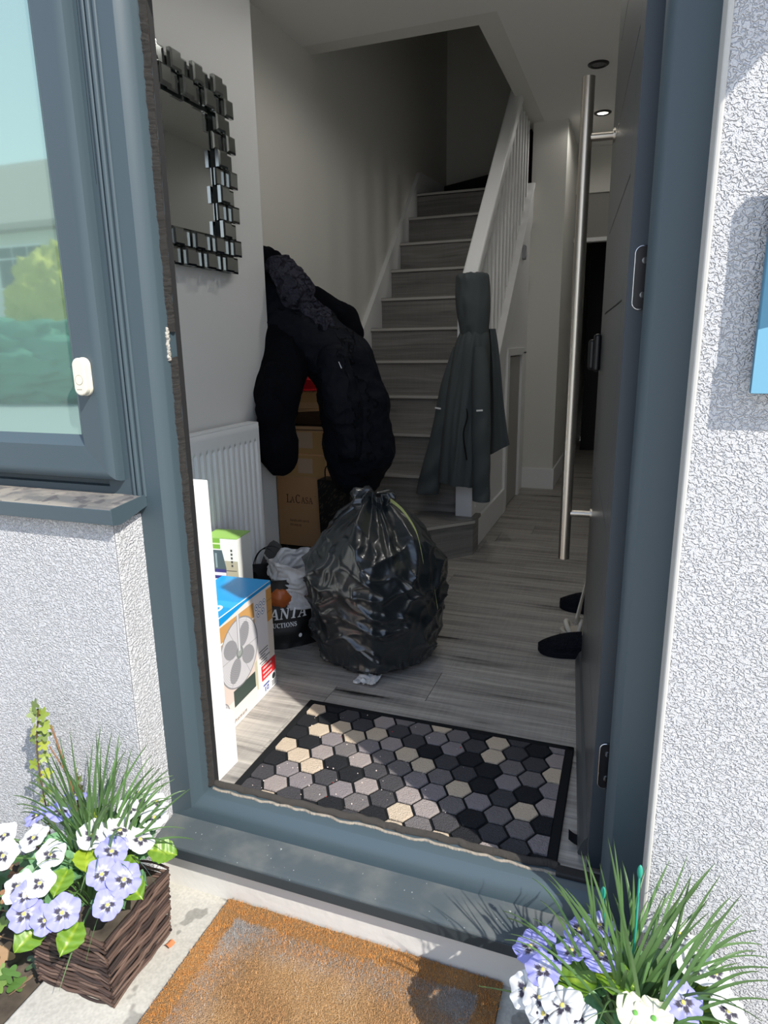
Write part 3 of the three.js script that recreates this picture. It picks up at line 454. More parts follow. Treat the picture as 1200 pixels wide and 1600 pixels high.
{
  // low dark crate that carries the stack
  const cr = thing('storage_crate', 'low black storage crate under the cardboard stack', 'crate', [-1.46, 0, -2.93]);
  part('body', bx(-0.135, 0, -0.005, 0.135, 0.082, 0.12, 0.006), M.dark, cr); part('rim', bx(-0.137, 0.074, -0.007, 0.137, 0.086, 0.122, 0.004), M.rubber, cr);
  carton('cardboard_box', 'tall brown cardboard box with dark serif lettering at the bottom of the stack', -1.595, 0.086, -2.935, -1.335, 0.43, -2.8, 0.0, M.card, (t, w, h, d) => { const f = new THREE.PlaneGeometry(w - 0.004, h - 0.004); f.translate(0, h / 2, d / 2 + 0.0008); part('printed_front', f, std(0xffffff, 0.85, { map: casa }), t); });
  const lab = (x0, y0, x1, y1) => (t, w, h, d) => { part('tape', bx(-w / 2 + 0.002, 0.004, d / 2 + 0.0003, w / 2 - 0.002, h - 0.004, d / 2 + 0.001), M.cardTape, t); part('paper_label', bx(x0, y0, d / 2 + 0.001, x1, y1, d / 2 + 0.002), std([0.62, 0.46, 0.31], 0.7), t); };
  carton('cardboard_box', 'taped brown cardboard box directly on the lettered box', -1.59, 0.43, -2.935, -1.332, 0.538, -2.8, 0.02, M.card, lab(-0.015, 0.02, 0.06, 0.09));
  carton('cardboard_box', 'taped brown cardboard box directly below the open empty box', -1.59, 0.538, -2.935, -1.335, 0.65, -2.81, -0.02, M.card, lab(-0.02, 0.03, 0.065, 0.105));
  { // open box, its front flap sprung
    const t = thing('cardboard_box', 'open empty cardboard box with a dark gap between its flaps', 'box', [-1.46, 0.65, -2.91], 0, cardGroup);
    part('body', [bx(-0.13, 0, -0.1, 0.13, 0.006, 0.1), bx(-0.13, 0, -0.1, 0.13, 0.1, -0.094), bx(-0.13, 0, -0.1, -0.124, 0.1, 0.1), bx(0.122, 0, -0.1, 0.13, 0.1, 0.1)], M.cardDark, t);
    const f1 = part('flap', bx(-0.13, 0.0, 0.09, 0.13, 0.022, 0.096), M.card, t); f1.rotation.x = 0.02;
    const f2 = part('flap', bx(-0.13, -0.002, 0, 0.13, 0.002, 0.09), M.card, t); f2.position.set(0, 0.09, 0.012); f2.rotation.z = 0.05;
    part('flap', bx(-0.13, 0.096, -0.1, 0.13, 0.101, 0.098), M.card, t);
  }
  carton('cardboard_box', 'small brown cardboard box at the top of the stack under the red cap', -1.585, 0.752, -2.935, -1.335, 0.832, -2.815, 0.03, M.card, tape);
  // red cap showing under the coats
  const rc = thing('baseball_cap', 'bright red cap lying on the top box under the coats', 'cap', [-1.455, 0.832, -2.85]);
  part('crown', surf(32, 14, (u, v) => { const a = u * 6.2832, r = 0.085 * Math.cos(v * 1.5), y = 0.1 * Math.sin(v * 1.5); return [Math.cos(a) * r, 0.004 + y, Math.sin(a) * r * 0.9]; }), std([0.75, 0.006, 0.02], 0.7), rc);
  part('brim', surf(24, 6, (u, v) => { const a = mix(-0.3, Math.PI + 0.3, u), r = 0.083 + 0.055 * v; return [Math.cos(a) * r * 0.98 + 0.01, 0.012 + 0.02 * v * (1 - Math.pow(Math.cos(a), 2)) + 0.03 * v, Math.sin(a) * r]; }), std([0.8, 0.008, 0.025], 0.7), rc);
}
{ // patterned black gift bag beside the boxes
  const art = canvasTex(256, 256, (c, w, h) => { c.fillStyle = '#08080a'; c.fillRect(0, 0, w, h); const R = RNG(5); c.fillStyle = '#4a4034'; for (let i = 0; i < 90; i++) { c.save(); c.translate(R() * w, R() * h); c.rotate(0.5 + 0.2 * R()); c.beginPath(); c.ellipse(0, 0, 3, 14, 0, 0, 7); c.fill(); c.restore(); } });
  const t = thing('gift_bag', 'tall black gift bag with a pale leaf pattern right of the lettered cardboard box', 'bag', [-1.255, 0, -2.76]);
  part('body', prism([[-0.07, 0], [0.07, 0], [0.085, 0.44], [-0.08, 0.44]], 'z', -0.05, 0.05, 0.004), std(0xffffff, 0.6, { map: (art.repeat.set(6, 6), art) }), t);
  for (const z of [-0.045, 0.045]) part('handle', tube([[-0.04, 0.44, z], [-0.035, 0.5, z], [0, 0.52, z], [0.035, 0.5, z], [0.04, 0.44, z]], 0.003, 20, 6), M.dark, t);
}
// ================================================================ bin bag
{
  const t = thing('bin_bag', 'bulging shiny black bin bag tied at the top, standing on the hall floor', 'bin bag', [-0.775, 0, -1.985]);
  const ridged = (x, y, z) => 1 - Math.abs(n3(x, y, z)) * 2;
  const prof = (v) => { // v 0..1 -> [radius, height]
    const P = [[0.0, 0.004], [0.15, 0.004], [0.19, 0.03], [0.212, 0.1], [0.225, 0.2], [0.231, 0.29], [0.224, 0.345], [0.186, 0.415], [0.13, 0.47], [0.083, 0.506], [0.06, 0.525], [0.07, 0.546], [0.06, 0.562], [0.012, 0.555]];
    const f = v * (P.length - 1), i = Math.min(P.length - 2, Math.floor(f)), k = f - i, a = P[i], b = P[i + 1], s = k; return [mix(a[0], b[0], s), mix(a[1], b[1], s)]; };
  const g = surf(260, 220, (u, v) => {
    const th = u * Math.PI * 2; let [r, y] = prof(v);
    const c = Math.cos(th), s = Math.sin(th), neck = sstep(0.34, 0.55, y), foot = 1 - sstep(0.0, 0.07, y);
    // boxy contents: flattened facets
    const facet = (0.13 * (1 / Math.max(Math.abs(Math.cos(th - 0.5)), Math.abs(Math.sin(th - 0.5))) - 1) / 0.414 - 0.06) * (1 - neck);
    let k = 1 + facet + 0.07 * n3(c * 1.6, y * 5, s * 1.6);
    const band = y + 0.06 * n3(c * 1.3, y * 3, s * 1.3), fold = (q, k) => Math.pow(Math.max(0, q), k);
    let d = 0.017 * fold(ridged(c * 1.1, band * 9, s * 1.1), 4) * (1 - neck) * (1 - 0.6 * foot);                     // long tension folds round the middle
    d += 0.009 * fold(ridged(c * 2.0 + 5, band * 17, s * 2.0), 4) * (1 - 0.5 * neck) + 0.004 * fold(ridged(c * 4.2, y * 9 + 3, s * 4.2), 3) * (1 - 0.4 * neck) + 0.0008 * n3(c * 9, y * 30, s * 9);
    d += neck * (0.02 * Math.sin(th * 9 + 3 * n3(c * 2, y * 5, s * 2)) + 0.012 * Math.sin(th * 17 + 4 * n3(c * 3, y * 3, s * 3))) * Math.min(1, r / 0.09) * 0.9;
    d += foot * 0.016 * ridged(c * 8, 2, s * 8);
    r = Math.max(0, r * k + d * Math.min(1, r / 0.1));
    const lean = 0.05 * sstep(0.32, 0.56, y);
    return [c * r * 0.98 - lean * 0.4, Math.max(0.003, y + 0.02 * n3(c * 2.5, y * 6, s * 2.5 + 4) * (1 - foot) + 0.012 * neck * Math.sin(th * 5)), s * r * 0.92 - lean];
  });
  part('sack', g, M.bag, t);
  const yl = std([0.5, 0.55, 0.22], 0.4);
  const rib = (pts) => { const c = new THREE.CatmullRomCurve3(pts.map((p) => new THREE.Vector3(...p))); return surf(40, 2, (u, v) => { const p = c.getPoint(u); return [p.x, p.y + (v - 0.5) * 0.014, p.z + 0.003 * (v - 0.5)]; }); };
  part('drawstring', rib([[0.05, 0.545, -0.02], [0.11, 0.525, 0.03], [0.165, 0.475, 0.07], [0.19, 0.43, 0.1], [0.205, 0.39, 0.12]]), yl, t);
  part('drawstring', rib([[0.232, 0.3, 0.09], [0.24, 0.27, 0.1], [0.246, 0.235, 0.1]]), yl, t);
  const sc = thing('paper_scrap', 'crumpled white paper scrap poking out under the bin bag', 'paper', [-0.735, 0, -1.79]);
  part('sheet', surf(14, 10, (u, v) => [mix(-0.035, 0.04, u), 0.004 + 0.014 * Math.abs(n3(u * 5, v * 5, 1)) + 0.006 * u, mix(-0.03, 0.035, v) + 0.012 * n3(u * 6, 3, v * 6)]), M.paper, sc);
}
// ================================================================ shopping bag with its contents
{
  const art = canvasTex(512, 512, (c, w, h) => { c.fillStyle = '#0b0b0d'; c.fillRect(0, 0, w, h); c.strokeStyle = '#c2202e'; c.lineWidth = 13; for (const y of [110, 150]) { c.beginPath(); c.moveTo(0, y); c.quadraticCurveTo(w / 2, y - 28, w, y - 4); c.stroke(); }
    c.fillStyle = '#e9e9ea'; c.font = 'italic bold 110px serif'; c.fillText('ANTA', 70, 290); c.font = 'bold 46px serif'; c.fillText('RUCTIONS', 60, 350); c.beginPath(); c.arc(330, 425, 16, 0, 7); c.fill(); });
  const t = thing('shopping_bag', 'black carrier bag with red stripes and white lettering beside the bin bag', 'bag', [-1.135, 0, -2.005], 0.72);
  const bagM = std(0xffffff, 0.5, { map: art });
  part('front', surf(30, 30, (u, v) => { const y = v * 0.25, w = 0.1 + 0.012 * v; return [mix(-w, w, u), y, 0.075 + 0.02 * Math.sin(u * Math.PI) + 0.008 * n3(u * 4, v * 5, 1) - 0.02 * v]; }), bagM, t);
  part('back', surf(20, 20, (u, v) => { const w = 0.1 + 0.012 * v; return [mix(-w, w, u), v * 0.27, -0.075 + 0.01 * n3(u * 4, v * 5, 8)]; }), M.dark, t);
  for (const s of [-1, 1]) part('gusset', surf(12, 20, (u, v) => { const w = 0.1 + 0.012 * v; return [s * (w - 0.018 * Math.sin(u * Math.PI) * v), v * 0.255, mix(-0.075, 0.075 - 0.02 * v, u)]; }), M.rubber, t);
  part('base', bx(-0.1, 0.001, -0.075, 0.1, 0.006, 0.08), M.dark, t);
  part('handle', surf(30, 2, (u, v) => { const a = u * Math.PI; return [-0.05 + 0.055 * Math.cos(a) - 0.02, 0.25 + 0.11 * Math.sin(a), 0.06 - 0.03 * Math.sin(a) + 0.012 * (v - 0.5) + 0.02 * u]; }), M.rubber, t);
  part('handle', surf(30, 2, (u, v) => { const a = u * Math.PI; return [-0.03 + 0.06 * Math.cos(a), 0.26 + 0.07 * Math.sin(a), -0.06 - 0.02 * Math.sin(a) + 0.012 * (v - 0.5)]; }), M.rubber, t);
  const pl = thing('plastic_bag', 'crumpled white plastic bag stuffed into the black carrier bag', 'plastic bag', [-1.09, 0.12, -2.0], 0.7);
  part('film', surf(60, 50, (u, v) => { const a = u * Math.PI * 2, c = Math.cos(a), s = Math.sin(a), r = (0.075 + 0.035 * v * v) * (1 + 0.22 * n3(c * 2, v * 4, s * 2)) * (v < 0.08 ? v / 0.08 : 1) + 0.014 * (1 - Math.abs(n3(c * 6, v * 9, s * 6)) * 2); return [c * r + 0.02, v * 0.2 + 0.035 * n3(c * 1.6, v * 3, s * 1.6) * v, s * r * 0.65]; }), phys([0.78, 0.78, 0.8], 0.3, { transmission: 0.3, thickness: 0 }), pl);
  const or = thing('orange_net', 'orange fruit packet showing inside the carrier bag', 'packet', [-1.115, 0.185, -1.94], 0.7);
  part('packet', surf(28, 18, (u, v) => { const a = u * 6.2832, b = (v - 0.5) * Math.PI, r = 0.04 * (1 + 0.14 * n3(Math.cos(a) * 3, b * 3, Math.sin(a) * 3)); return [Math.cos(a) * Math.cos(b) * r * 1.1, Math.sin(b) * r, Math.sin(a) * Math.cos(b) * r * 0.8]; }), std([0.42, 0.1, 0.02], 0.35), or);
  const rd = thing('red_bag', 'crumpled dark red and white bag behind the carrier bag', 'bag', [-1.19, 0, -2.42]);
  part('sack', surf(48, 32, (u, v) => { const a = u * 6.2832, c = Math.cos(a), s = Math.sin(a), r = 0.1 * Math.sin(Math.min(1, v * 1.05) * Math.PI * 0.85 + 0.35) * (1 + 0.25 * n3(c * 2, v * 4, s * 2)); return [c * r * 1.15, Math.max(0.002, v * 0.2 + 0.02 * n3(c * 3, v * 5, s * 3)), s * r * 0.8]; }, (u, v) => n3(u * 5, v * 4, 2) > 0.02 ? [0.3, 0.01, 0.03] : [0.5, 0.49, 0.5]), std([1, 1, 1], 0.45, { vertexColors: true }), rd);
  const ft = thing('rucksack', 'grey and black rucksack slumped between radiator and carrier bag', 'bag', [-1.235, 0, -2.12], 0.4);
  part('body', surf(44, 30, (u, v) => { const a = u * 6.2832, c = Math.cos(a), s = Math.sin(a), r = 0.085 * Math.pow(Math.sin(mix(0.35, Math.PI, v)), 0.6) * (1 + 0.12 * n3(c * 2.4, v * 5, s * 2.4)); return [c * r * 0.75, Math.max(0.002, v * 0.33), s * r]; }, (u, v) => v > 0.66 ? [0.1, 0.1, 0.105] : [0.012, 0.012, 0.014]), std([1, 1, 1], 0.9, { vertexColors: true, bumpMap: T.felt, bumpScale: 0.002 }), ft);
  part('strap', tube([[0.05, 0.32, 0.05], [0.1, 0.25, 0.06], [0.09, 0.16, 0.07], [0.03, 0.15, 0.09]], 0.008, 24, 8), M.rubber, ft);
}
// ================================================================ heaps of coats: one continuous surface each
function limbs(caps, lo, hi, N, blend, fold) { // smooth union of tapered capsules, meshed
  const mc = new MarchingCubes(N, new THREE.MeshBasicMaterial(), false, false, 400000); mc.isolation = 0; mc.reset();
  const c = [0, 1, 2].map((k) => (lo[k] + hi[k]) / 2), hf = [0, 1, 2].map((k) => (hi[k] - lo[k]) / 2 * N / (N - 4));
  for (let k = 0; k < N; k++) for (let j = 0; j < N; j++) for (let i = 0; i < N; i++) {
    const p = [c[0] + hf[0] * (2 * i / N - 1), c[1] + hf[1] * (2 * j / N - 1), c[2] + hf[2] * (2 * k / N - 1)]; let e = 0, near = 9;
    for (const [a, b, ra, rb] of caps) { const d = [b[0] - a[0], b[1] - a[1], b[2] - a[2]], q = [p[0] - a[0], p[1] - a[1], p[2] - a[2]]; const t = clamp((q[0] * d[0] + q[1] * d[1] + q[2] * d[2]) / (d[0] * d[0] + d[1] * d[1] + d[2] * d[2] + 1e-9)); const s = Math.hypot(q[0] - d[0] * t, q[1] - d[1] * t, q[2] - d[2] * t) - mix(ra, rb, t); near = Math.min(near, s); e += Math.exp(-s / blend); }
    let s = near > 0.2 ? near : -blend * Math.log(e); if (near < 0.1) s -= fold(p); mc.field[i + j * N + k * N * N] = -s;
  }
  mc.update();
  const n = mc.count ?? mc.geometry.drawRange.count, g = new THREE.BufferGeometry(), P = mc.positionArray.slice(0, n * 3);
  for (let i = 0; i < n; i++) for (let k = 0; k < 3; k++) P[3 * i + k] = c[k] + hf[k] * P[3 * i + k];
  g.setAttribute('position', new THREE.BufferAttribute(P, 3)); const m = mergeVertices(g, 1e-5); m.computeVertexNormals(); return uvm(m);
}
const foldA = (p) => 0.012 * n3(p[0] * 9, p[1] * 4, p[2] * 9) + 0.007 * (1 - 2 * Math.abs(n3(p[0] * 22, p[1] * 9, p[2] * 22)));
const foldB = (p) => 0.014 * n3(p[0] * 8, p[1] * 8, p[2] * 8) + 0.008 * (1 - 2 * Math.abs(n3(p[0] * 14, p[1] * 18, p[2] * 14)));
{
  const hk = thing('coat_hook', 'dark coat hook rail behind the heap of coats', 'hook', [-1.59, 1.3, -2.62]); part('rail', bx(-0.01, -0.03, -0.16, 0.012, 0.03, 0.16, 0.004), M.dark, hk); for (const z of [-0.1, 0, 0.1]) part('hook', tube([[0.01, 0.01, z], [0.05, -0.01, z], [0.065, 0.02, z]], 0.005, 12, 8), M.dark, hk);
  const a = thing('long_coat', 'long black coat hanging straight down beside the radiator', 'coat');
  part('cloth', limbs([[[-1.47, 1.36, -2.56], [-1.42, 1.12, -2.54], 0.075, 0.1], [[-1.42, 1.12, -2.54], [-1.325, 1.0, -2.46], 0.1, 0.085], [[-1.325, 1.0, -2.46], [-1.3, 0.86, -2.32], 0.085, 0.064], [[-1.3, 0.86, -2.32], [-1.3, 0.66, -2.29], 0.064, 0.058], [[-1.3, 0.66, -2.29], [-1.29, 0.6, -2.3], 0.058, 0.045]], [-1.58, 0.5, -2.72], [-1.12, 1.48, -2.16], 76, 0.03, foldA), M.blackCloth, a);
  part('sleeve', limbs([[[-1.305, 0.95, -2.3], [-1.295, 0.8, -2.255], 0.03, 0.036], [[-1.295, 0.8, -2.255], [-1.292, 0.6, -2.26], 0.036, 0.032]], [-1.34, 0.52, -2.34], [-1.16, 1.04, -2.15], 44, 0.02, foldA), M.blackCloth, a);
  const b = thing('puffer_coat', 'big black padded coat draped over the cardboard boxes', 'coat');
  part('cloth', limbs([[[-1.43, 1.24, -2.56], [-1.3, 1.1, -2.54], 0.1, 0.11], [[-1.4, 1.09, -2.52], [-1.24, 1.06, -2.54], 0.08, 0.09], [[-1.3, 1.09, -2.55], [-1.13, 0.97, -2.56], 0.1, 0.095], [[-1.13, 0.97, -2.56], [-1.095, 0.8, -2.6], 0.095, 0.122], [[-1.1, 0.8, -2.6], [-1.075, 0.6, -2.6], 0.12, 0.12], [[-1.075, 0.6, -2.6], [-1.09, 0.5, -2.6], 0.12, 0.09]], [-1.58, 0.36, -2.8], [-0.88, 1.4, -2.34], 84, 0.035, foldB), M.navy, b);
  part('sleeve', limbs([[[-1.11, 0.98, -2.45], [-1.075, 0.82, -2.45], 0.055, 0.06], [[-1.075, 0.82, -2.45], [-1.065, 0.63, -2.47], 0.06, 0.05]], [-1.24, 0.52, -2.58], [-0.94, 1.08, -2.33], 52, 0.02, foldB), M.navy, b);
  part('cuff', rod([-1.065, 0.635, -2.472], [-1.062, 0.585, -2.476], 0.05, 24), M.blackCloth, b);
  part('zip_pull', rod([-1.07, 0.975, -2.4], [-1.058, 0.95, -2.398], 0.0025, 8), M.chrome, b);
  const c = thing('grey_jacket', 'crumpled slate grey jacket on top of the black coats', 'jacket');
  part('cloth', limbs([[[-1.35, 1.34, -2.48], [-1.27, 1.255, -2.46], 0.042, 0.058], [[-1.28, 1.215, -2.47], [-1.2, 1.135, -2.49], 0.03, 0.034], [[-1.2, 1.135, -2.49], [-1.095, 1.02, -2.5], 0.036, 0.02]], [-1.46, 0.95, -2.66], [-1.02, 1.43, -2.36], 64, 0.02, (p) => 0.01 * n3(p[0] * 22, p[1] * 22, p[2] * 22) + 0.014 * (1 - 2 * Math.abs(n3(p[0] * 20, p[1] * 24, p[2] * 20)))), M.fleece, c);
  const d = thing('black_hood', 'black hood of a coat behind the grey jacket against the wall', 'coat');
  part('cloth', limbs([[[-1.3, 1.22, -2.66], [-1.17, 1.14, -2.68], 0.055, 0.05], [[-1.17, 1.14, -2.68], [-1.13, 1.08, -2.68], 0.05, 0.045], [[-1.49, 1.375, -2.56], [-1.42, 1.36, -2.55], 0.06, 0.05]], [-1.59, 1.0, -2.78], [-1.04, 1.5, -2.46], 60, 0.02, foldA), M.blackCloth, d);
}
// ================================================================ jacket on the newel post
function loft(rings, nt, nv, fold, a0 = 0, a1 = Math.PI * 2) { // rings: [x, y, z, half width, half depth]
  const c = rings.map((_, k) => k), cr = (k, f) => { const n = rings.length - 1, x = f * n, i = Math.min(n - 1, Math.floor(x)), t = x - i, P = (j) => rings[clamp(j, 0, n)][k], a = P(i - 1), b = P(i), d = P(i + 1), e = P(i + 2); return 0.5 * (2 * b + (d - a) * t + (2 * a - 5 * b + 4 * d - e) * t * t + (3 * b - a - 3 * d + e) * t * t * t); };
  return surf(nt, nv, (u, v) => { const th = mix(a0, a1, u), [x, y, z, w, d] = [0, 1, 2, 3, 4].map((k) => cr(k, v)), f = fold(th, v), s = Math.sin(th), q = Math.cos(th); return [x + q * w * (1 + f[0]), y + f[1], z + s * d + s * f[2]]; });
}
{
  const t = thing('rain_jacket', 'charcoal grey hooded jacket hung over the newel post', 'jacket');
  part('hood', loft([[-0.748, 1.345, -3.225, 0.02, 0.02], [-0.748, 1.345, -3.225, 0.068, 0.075], [-0.745, 1.31, -3.22, 0.077, 0.085], [-0.738, 1.2, -3.21, 0.08, 0.09], [-0.73, 1.1, -3.21, 0.068, 0.085], [-0.728, 1.05, -3.21, 0.066, 0.08]], 80, 60, (th, v) => [0.05 * n3(Math.cos(th) * 2, v * 3, 1), 0.006 * n3(Math.cos(th) * 4, Math.sin(th) * 4, 3), 0.012 * n3(Math.cos(th) * 3, v * 6, 4)]), M.jacket, t);
  part('body', loft([[-0.728, 1.1, -3.215, 0.062, 0.07], [-0.735, 1.02, -3.195, 0.082, 0.085], [-0.748, 0.85, -3.185, 0.098, 0.1], [-0.765, 0.62, -3.175, 0.1, 0.11], [-0.785, 0.37, -3.175, 0.104, 0.11]], 160, 90, (th, v) => { const k = sstep(0.05, 0.5, v); return [0.05 * k * n3(Math.cos(th) * 1.5, v * 2, 5), -0.015 * v * Math.cos(th) + 0.006 * v * n3(Math.cos(th) * 3, 1, 1), 0.009 * k * Math.sin(Math.cos(th) * 8 + v * 1.5) + 0.014 * n3(Math.cos(th) * 4, v * 2.5, 2)]; }), M.jacket, t);
  part('back_panel', loft([[-0.67, 1.1, -3.27, 0.03, 0.018], [-0.655, 0.95, -3.28, 0.035, 0.018], [-0.645, 0.7, -3.3, 0.05, 0.02], [-0.645, 0.5, -3.31, 0.08, 0.022]], 60, 50, (th, v) => [0.08 * n3(Math.cos(th) * 3, v * 4, 9), 0.045 * v * Math.cos(th), 0.012 * Math.sin(Math.cos(th) * 6 + v)]), M.jacket, t);
  const sl = (r, seed) => loft(r, 70, 90, (th, v) => [0.06 * n3(Math.cos(th) * 2, v * 8, seed), 0.0, 0.006 * Math.sin(v * 26 + seed + 2 * Math.cos(th)) * sstep(0.3, 0.5, v)]);
  const s1 = part('sleeve', sl([[-0.795, 1.02, -3.19, 0.03, 0.03], [-0.835, 0.85, -3.18, 0.045, 0.045], [-0.872, 0.63, -3.17, 0.05, 0.048], [-0.92, 0.42, -3.15, 0.055, 0.045], [-0.94, 0.31, -3.145, 0.057, 0.042]], 2), M.jacket, t);
  const s2 = part('sleeve', sl([[-0.685, 1.02, -3.13, 0.03, 0.03], [-0.672, 0.85, -3.11, 0.042, 0.045], [-0.665, 0.65, -3.1, 0.045, 0.045], [-0.66, 0.45, -3.1, 0.042, 0.04], [-0.657, 0.3, -3.1, 0.042, 0.036]], 6), M.jacket, t);
  const glow = std([0.8, 0.8, 0.8], 0.4); part('reflector', new RoundedBoxGeometry(0.03, 0.008, 0.004, 2, 0.0015).rotateZ(-0.15).translate(-0.882, 0.735, -3.127), glow, s1); part('reflector', new RoundedBoxGeometry(0.03, 0.008, 0.004, 2, 0.0015).rotateZ(0.08).translate(-0.664, 0.735, -3.056), glow, s2);
  part('pocket_seam', tube([[-0.745, 0.78, -3.082], [-0.725, 0.71, -3.075], [-0.74, 0.63, -3.066], [-0.724, 0.5, -3.07]], 0.0035, 30, 6), M.rubber, t);
}
// ================================================================ shoes behind the door
function slipper(label, name, x, z, turn, mat, L = 0.25, W = 0.09) {
  const t = thing(name, label, 'shoe', [x, 0, z], turn);
  const wid = (u) => W / 2 * (0.93 + 0.09 * Math.sin(u * 6.5)) * Math.sqrt(Math.max(0.0004, 1 - Math.pow(Math.abs(2 * u - 1), 4.5)));
  const pts = []; for (let i = 0; i <= 30; i++) pts.push([(i / 30 - 0.5) * L, wid(i / 30)]); for (let i = 30; i >= 0; i--) pts.push([(i / 30 - 0.5) * L, -wid(i / 30)]);
  part('sole', prism(pts, 'y', 0, 0.022, 0.005), mat, t);
  part('upper', surf(30, 24, (u, v) => { const k = mix(0.0, 0.55, v), w = wid(k) * 0.97, a = u * Math.PI, h = (0.015 + 0.05 * Math.sin(clamp(k / 0.6) * Math.PI * 0.5)); return [(k - 0.5) * L, 0.016 + Math.sin(a) * h, Math.cos(a) * w]; }), mat, t);
  return t;
}
slipper('black slip-on slipper nearest the doormat, half hidden by the open door', 'slipper', -0.125, -2.2, 0.12, M.navy, 0.26, 0.1);
slipper('black slipper farther back behind the cream sandal', 'slipper', -0.115, -2.6, -0.25, M.navy, 0.23, 0.1);
{
  const t = slipper('cream strappy sandal with an open toe beside the open door', 'sandal', -0.085, -2.36, 0.05, std([0.5, 0.45, 0.38], 0.6), 0.23, 0.08), cream = std([0.66, 0.62, 0.54], 0.55);
  t.getObjectByName('upper').removeFromParent();
  part('toe_band', tube(Array.from({ length: 15 }, (_, i) => { const a = i / 14 * Math.PI; return [-0.105 + 0.03 * (1 - Math.sin(a) * 0.6), 0.02 + 0.028 * Math.sin(a), Math.cos(a) * 0.034]; }), 0.009, 40, 8), cream, t);
  for (const x of [-0.05, -0.02, 0.015]) part('strap', tube(Array.from({ length: 13 }, (_, i) => { const a = i / 12 * Math.PI; return [x + 0.01 * Math.sin(a), 0.02 + (0.05 + x * 0.2) * Math.sin(a), Math.cos(a) * 0.036]; }), 0.007, 30, 8), cream, t);
  part('ankle_strap', surf(24, 24, (u, v) => { const a = mix(-1.3, 1.3, u), w = 0.036 * (1 - 0.85 * v * v); return [-0.068 + 0.05 * v + 0.02 * Math.cos(a) * (1 - v), 0.05 + 0.24 * v, w * Math.sin(a)]; }), cream, t);
}
// ================================================================ hexagon mat inside
{
  const X0 = -0.847, X1 = -0.083, Z0 = -1.619, Z1 = -1.18, B = 0.021;
  const t = thing('hexagon_doormat', 'black rubber doormat inset with beige, grey and charcoal hexagons, inside the threshold', 'doormat', [(X0 + X1) / 2, 0, (Z0 + Z1) / 2], 0.004);
  const hx = (X1 - X0) / 2, hz = (Z1 - Z0) / 2;
  part('backing', bx(-hx, 0, -hz, hx, 0.007, hz, 0.002), M.rubber, t);
  part('border', [bx(-hx, 0.001, -hz, hx, 0.0105, -hz + B, 0.003), bx(-hx, 0.001, hz - B * 0.6, hx, 0.0105, hz, 0.003), bx(-hx, 0.001, -hz, -hx + B, 0.0105, hz, 0.003), bx(hx - B, 0.001, -hz, hx, 0.0105, hz, 0.003)], M.rubber, t);
  const cols = [[0.56, 0.46, 0.35], [0.33, 0.285, 0.27], [0.17, 0.155, 0.155], [0.065, 0.063, 0.068], [0.022, 0.023, 0.026], [0.24, 0.215, 0.22]].map((c) => phys(c, 1, { bumpMap: T.felt, bumpScale: 0.003, specularIntensity: 0.2 }));
  const s = 0.0354, gap = 0.0036, cx = 1.5 * s, rz = Math.sqrt(3) * s, R = RNG(29);
  const clip = (poly, ax, lim, sg) => { const out = []; for (let i = 0; i < poly.length; i++) { const a = poly[i], b = poly[(i + 1) % poly.length], da = sg * (lim - a[ax]), db = sg * (lim - b[ax]); if (da >= 0) out.push(a); if ((da >= 0) !== (db >= 0)) { const k = da / (da - db); out.push([mix(a[0], b[0], k), mix(a[1], b[1], k)]); } } return out; };
  const full = {};
  for (let i = 0; i < 16; i++) for (let j = -1; j < 9; j++) {
    const x = -hx + B + 0.02 + i * cx, z = -hz + B + 0.026 + (j + (i % 2) * 0.5) * rz, r = s - gap;
    const hex = Array.from({ length: 6 }, (_, k) => [x + r * Math.cos(k * Math.PI / 3), z + r * Math.sin(k * Math.PI / 3)]);
    let p = clip(hex, 0, hx - B, 1); p = clip(p, 0, -hx + B, -1); p = clip(p, 1, hz - B * 0.6, 1); p = clip(p, 1, -hz + B, -1);
    if (p.length < 3) continue; let area = 0; p.forEach((a, k) => { const b = p[(k + 1) % p.length]; area += a[0] * b[1] - a[1] * b[0]; }); if (Math.abs(area) / 2 < 0.00025) continue;
    const q = (i * 5 + j * 3 + Math.floor(R() * 1.7)) % 9, c = [0, 3, 1, 4, 2, 0, 4, 3, 5][(q + 9) % 9];
    const whole = p.length === 6 && Math.abs(Math.abs(area) / 2 - 2.598 * r * r) < 1e-6; let geo;
    if (whole) geo = full.g ??= prism(Array.from({ length: 6 }, (_, k) => [r * Math.cos(k * Math.PI / 3), r * Math.sin(k * Math.PI / 3)]), 'y', 0.005, 0.0115, 0.0022);
    else geo = prism(p.map(([a, b]) => [a - x, b - z]), 'y', 0.005, 0.0115, 0.0012);
    const m = part('hexagon_tile', geo, cols[c], t); m.position.set(x, 0.0005 * R(), z);
  }
  // crumbs and petals trodden in
  const cr = new THREE.IcosahedronGeometry(0.0016, 0), im = new THREE.InstancedMesh(cr, std([0.6, 0.5, 0.45], 1), 70), D = new THREE.Object3D();
  for (let i = 0; i < 70; i++) { D.position.set(mix(-hx + 0.03, hx - 0.2, R()), 0.0125, mix(-hz + 0.03, hz - 0.02, R())); D.scale.setScalar(0.4 + R()); D.rotation.set(R() * 6, R() * 6, 0); D.updateMatrix(); im.setMatrixAt(i, D.matrix); im.setColorAt(i, i % 9 === 0 ? lin(0.9, 0.08, 0.06) : lin(1, 1, 1)); }
  im.name = 'crumbs'; im.userData.kind = 'stuff'; t.add(im);
}
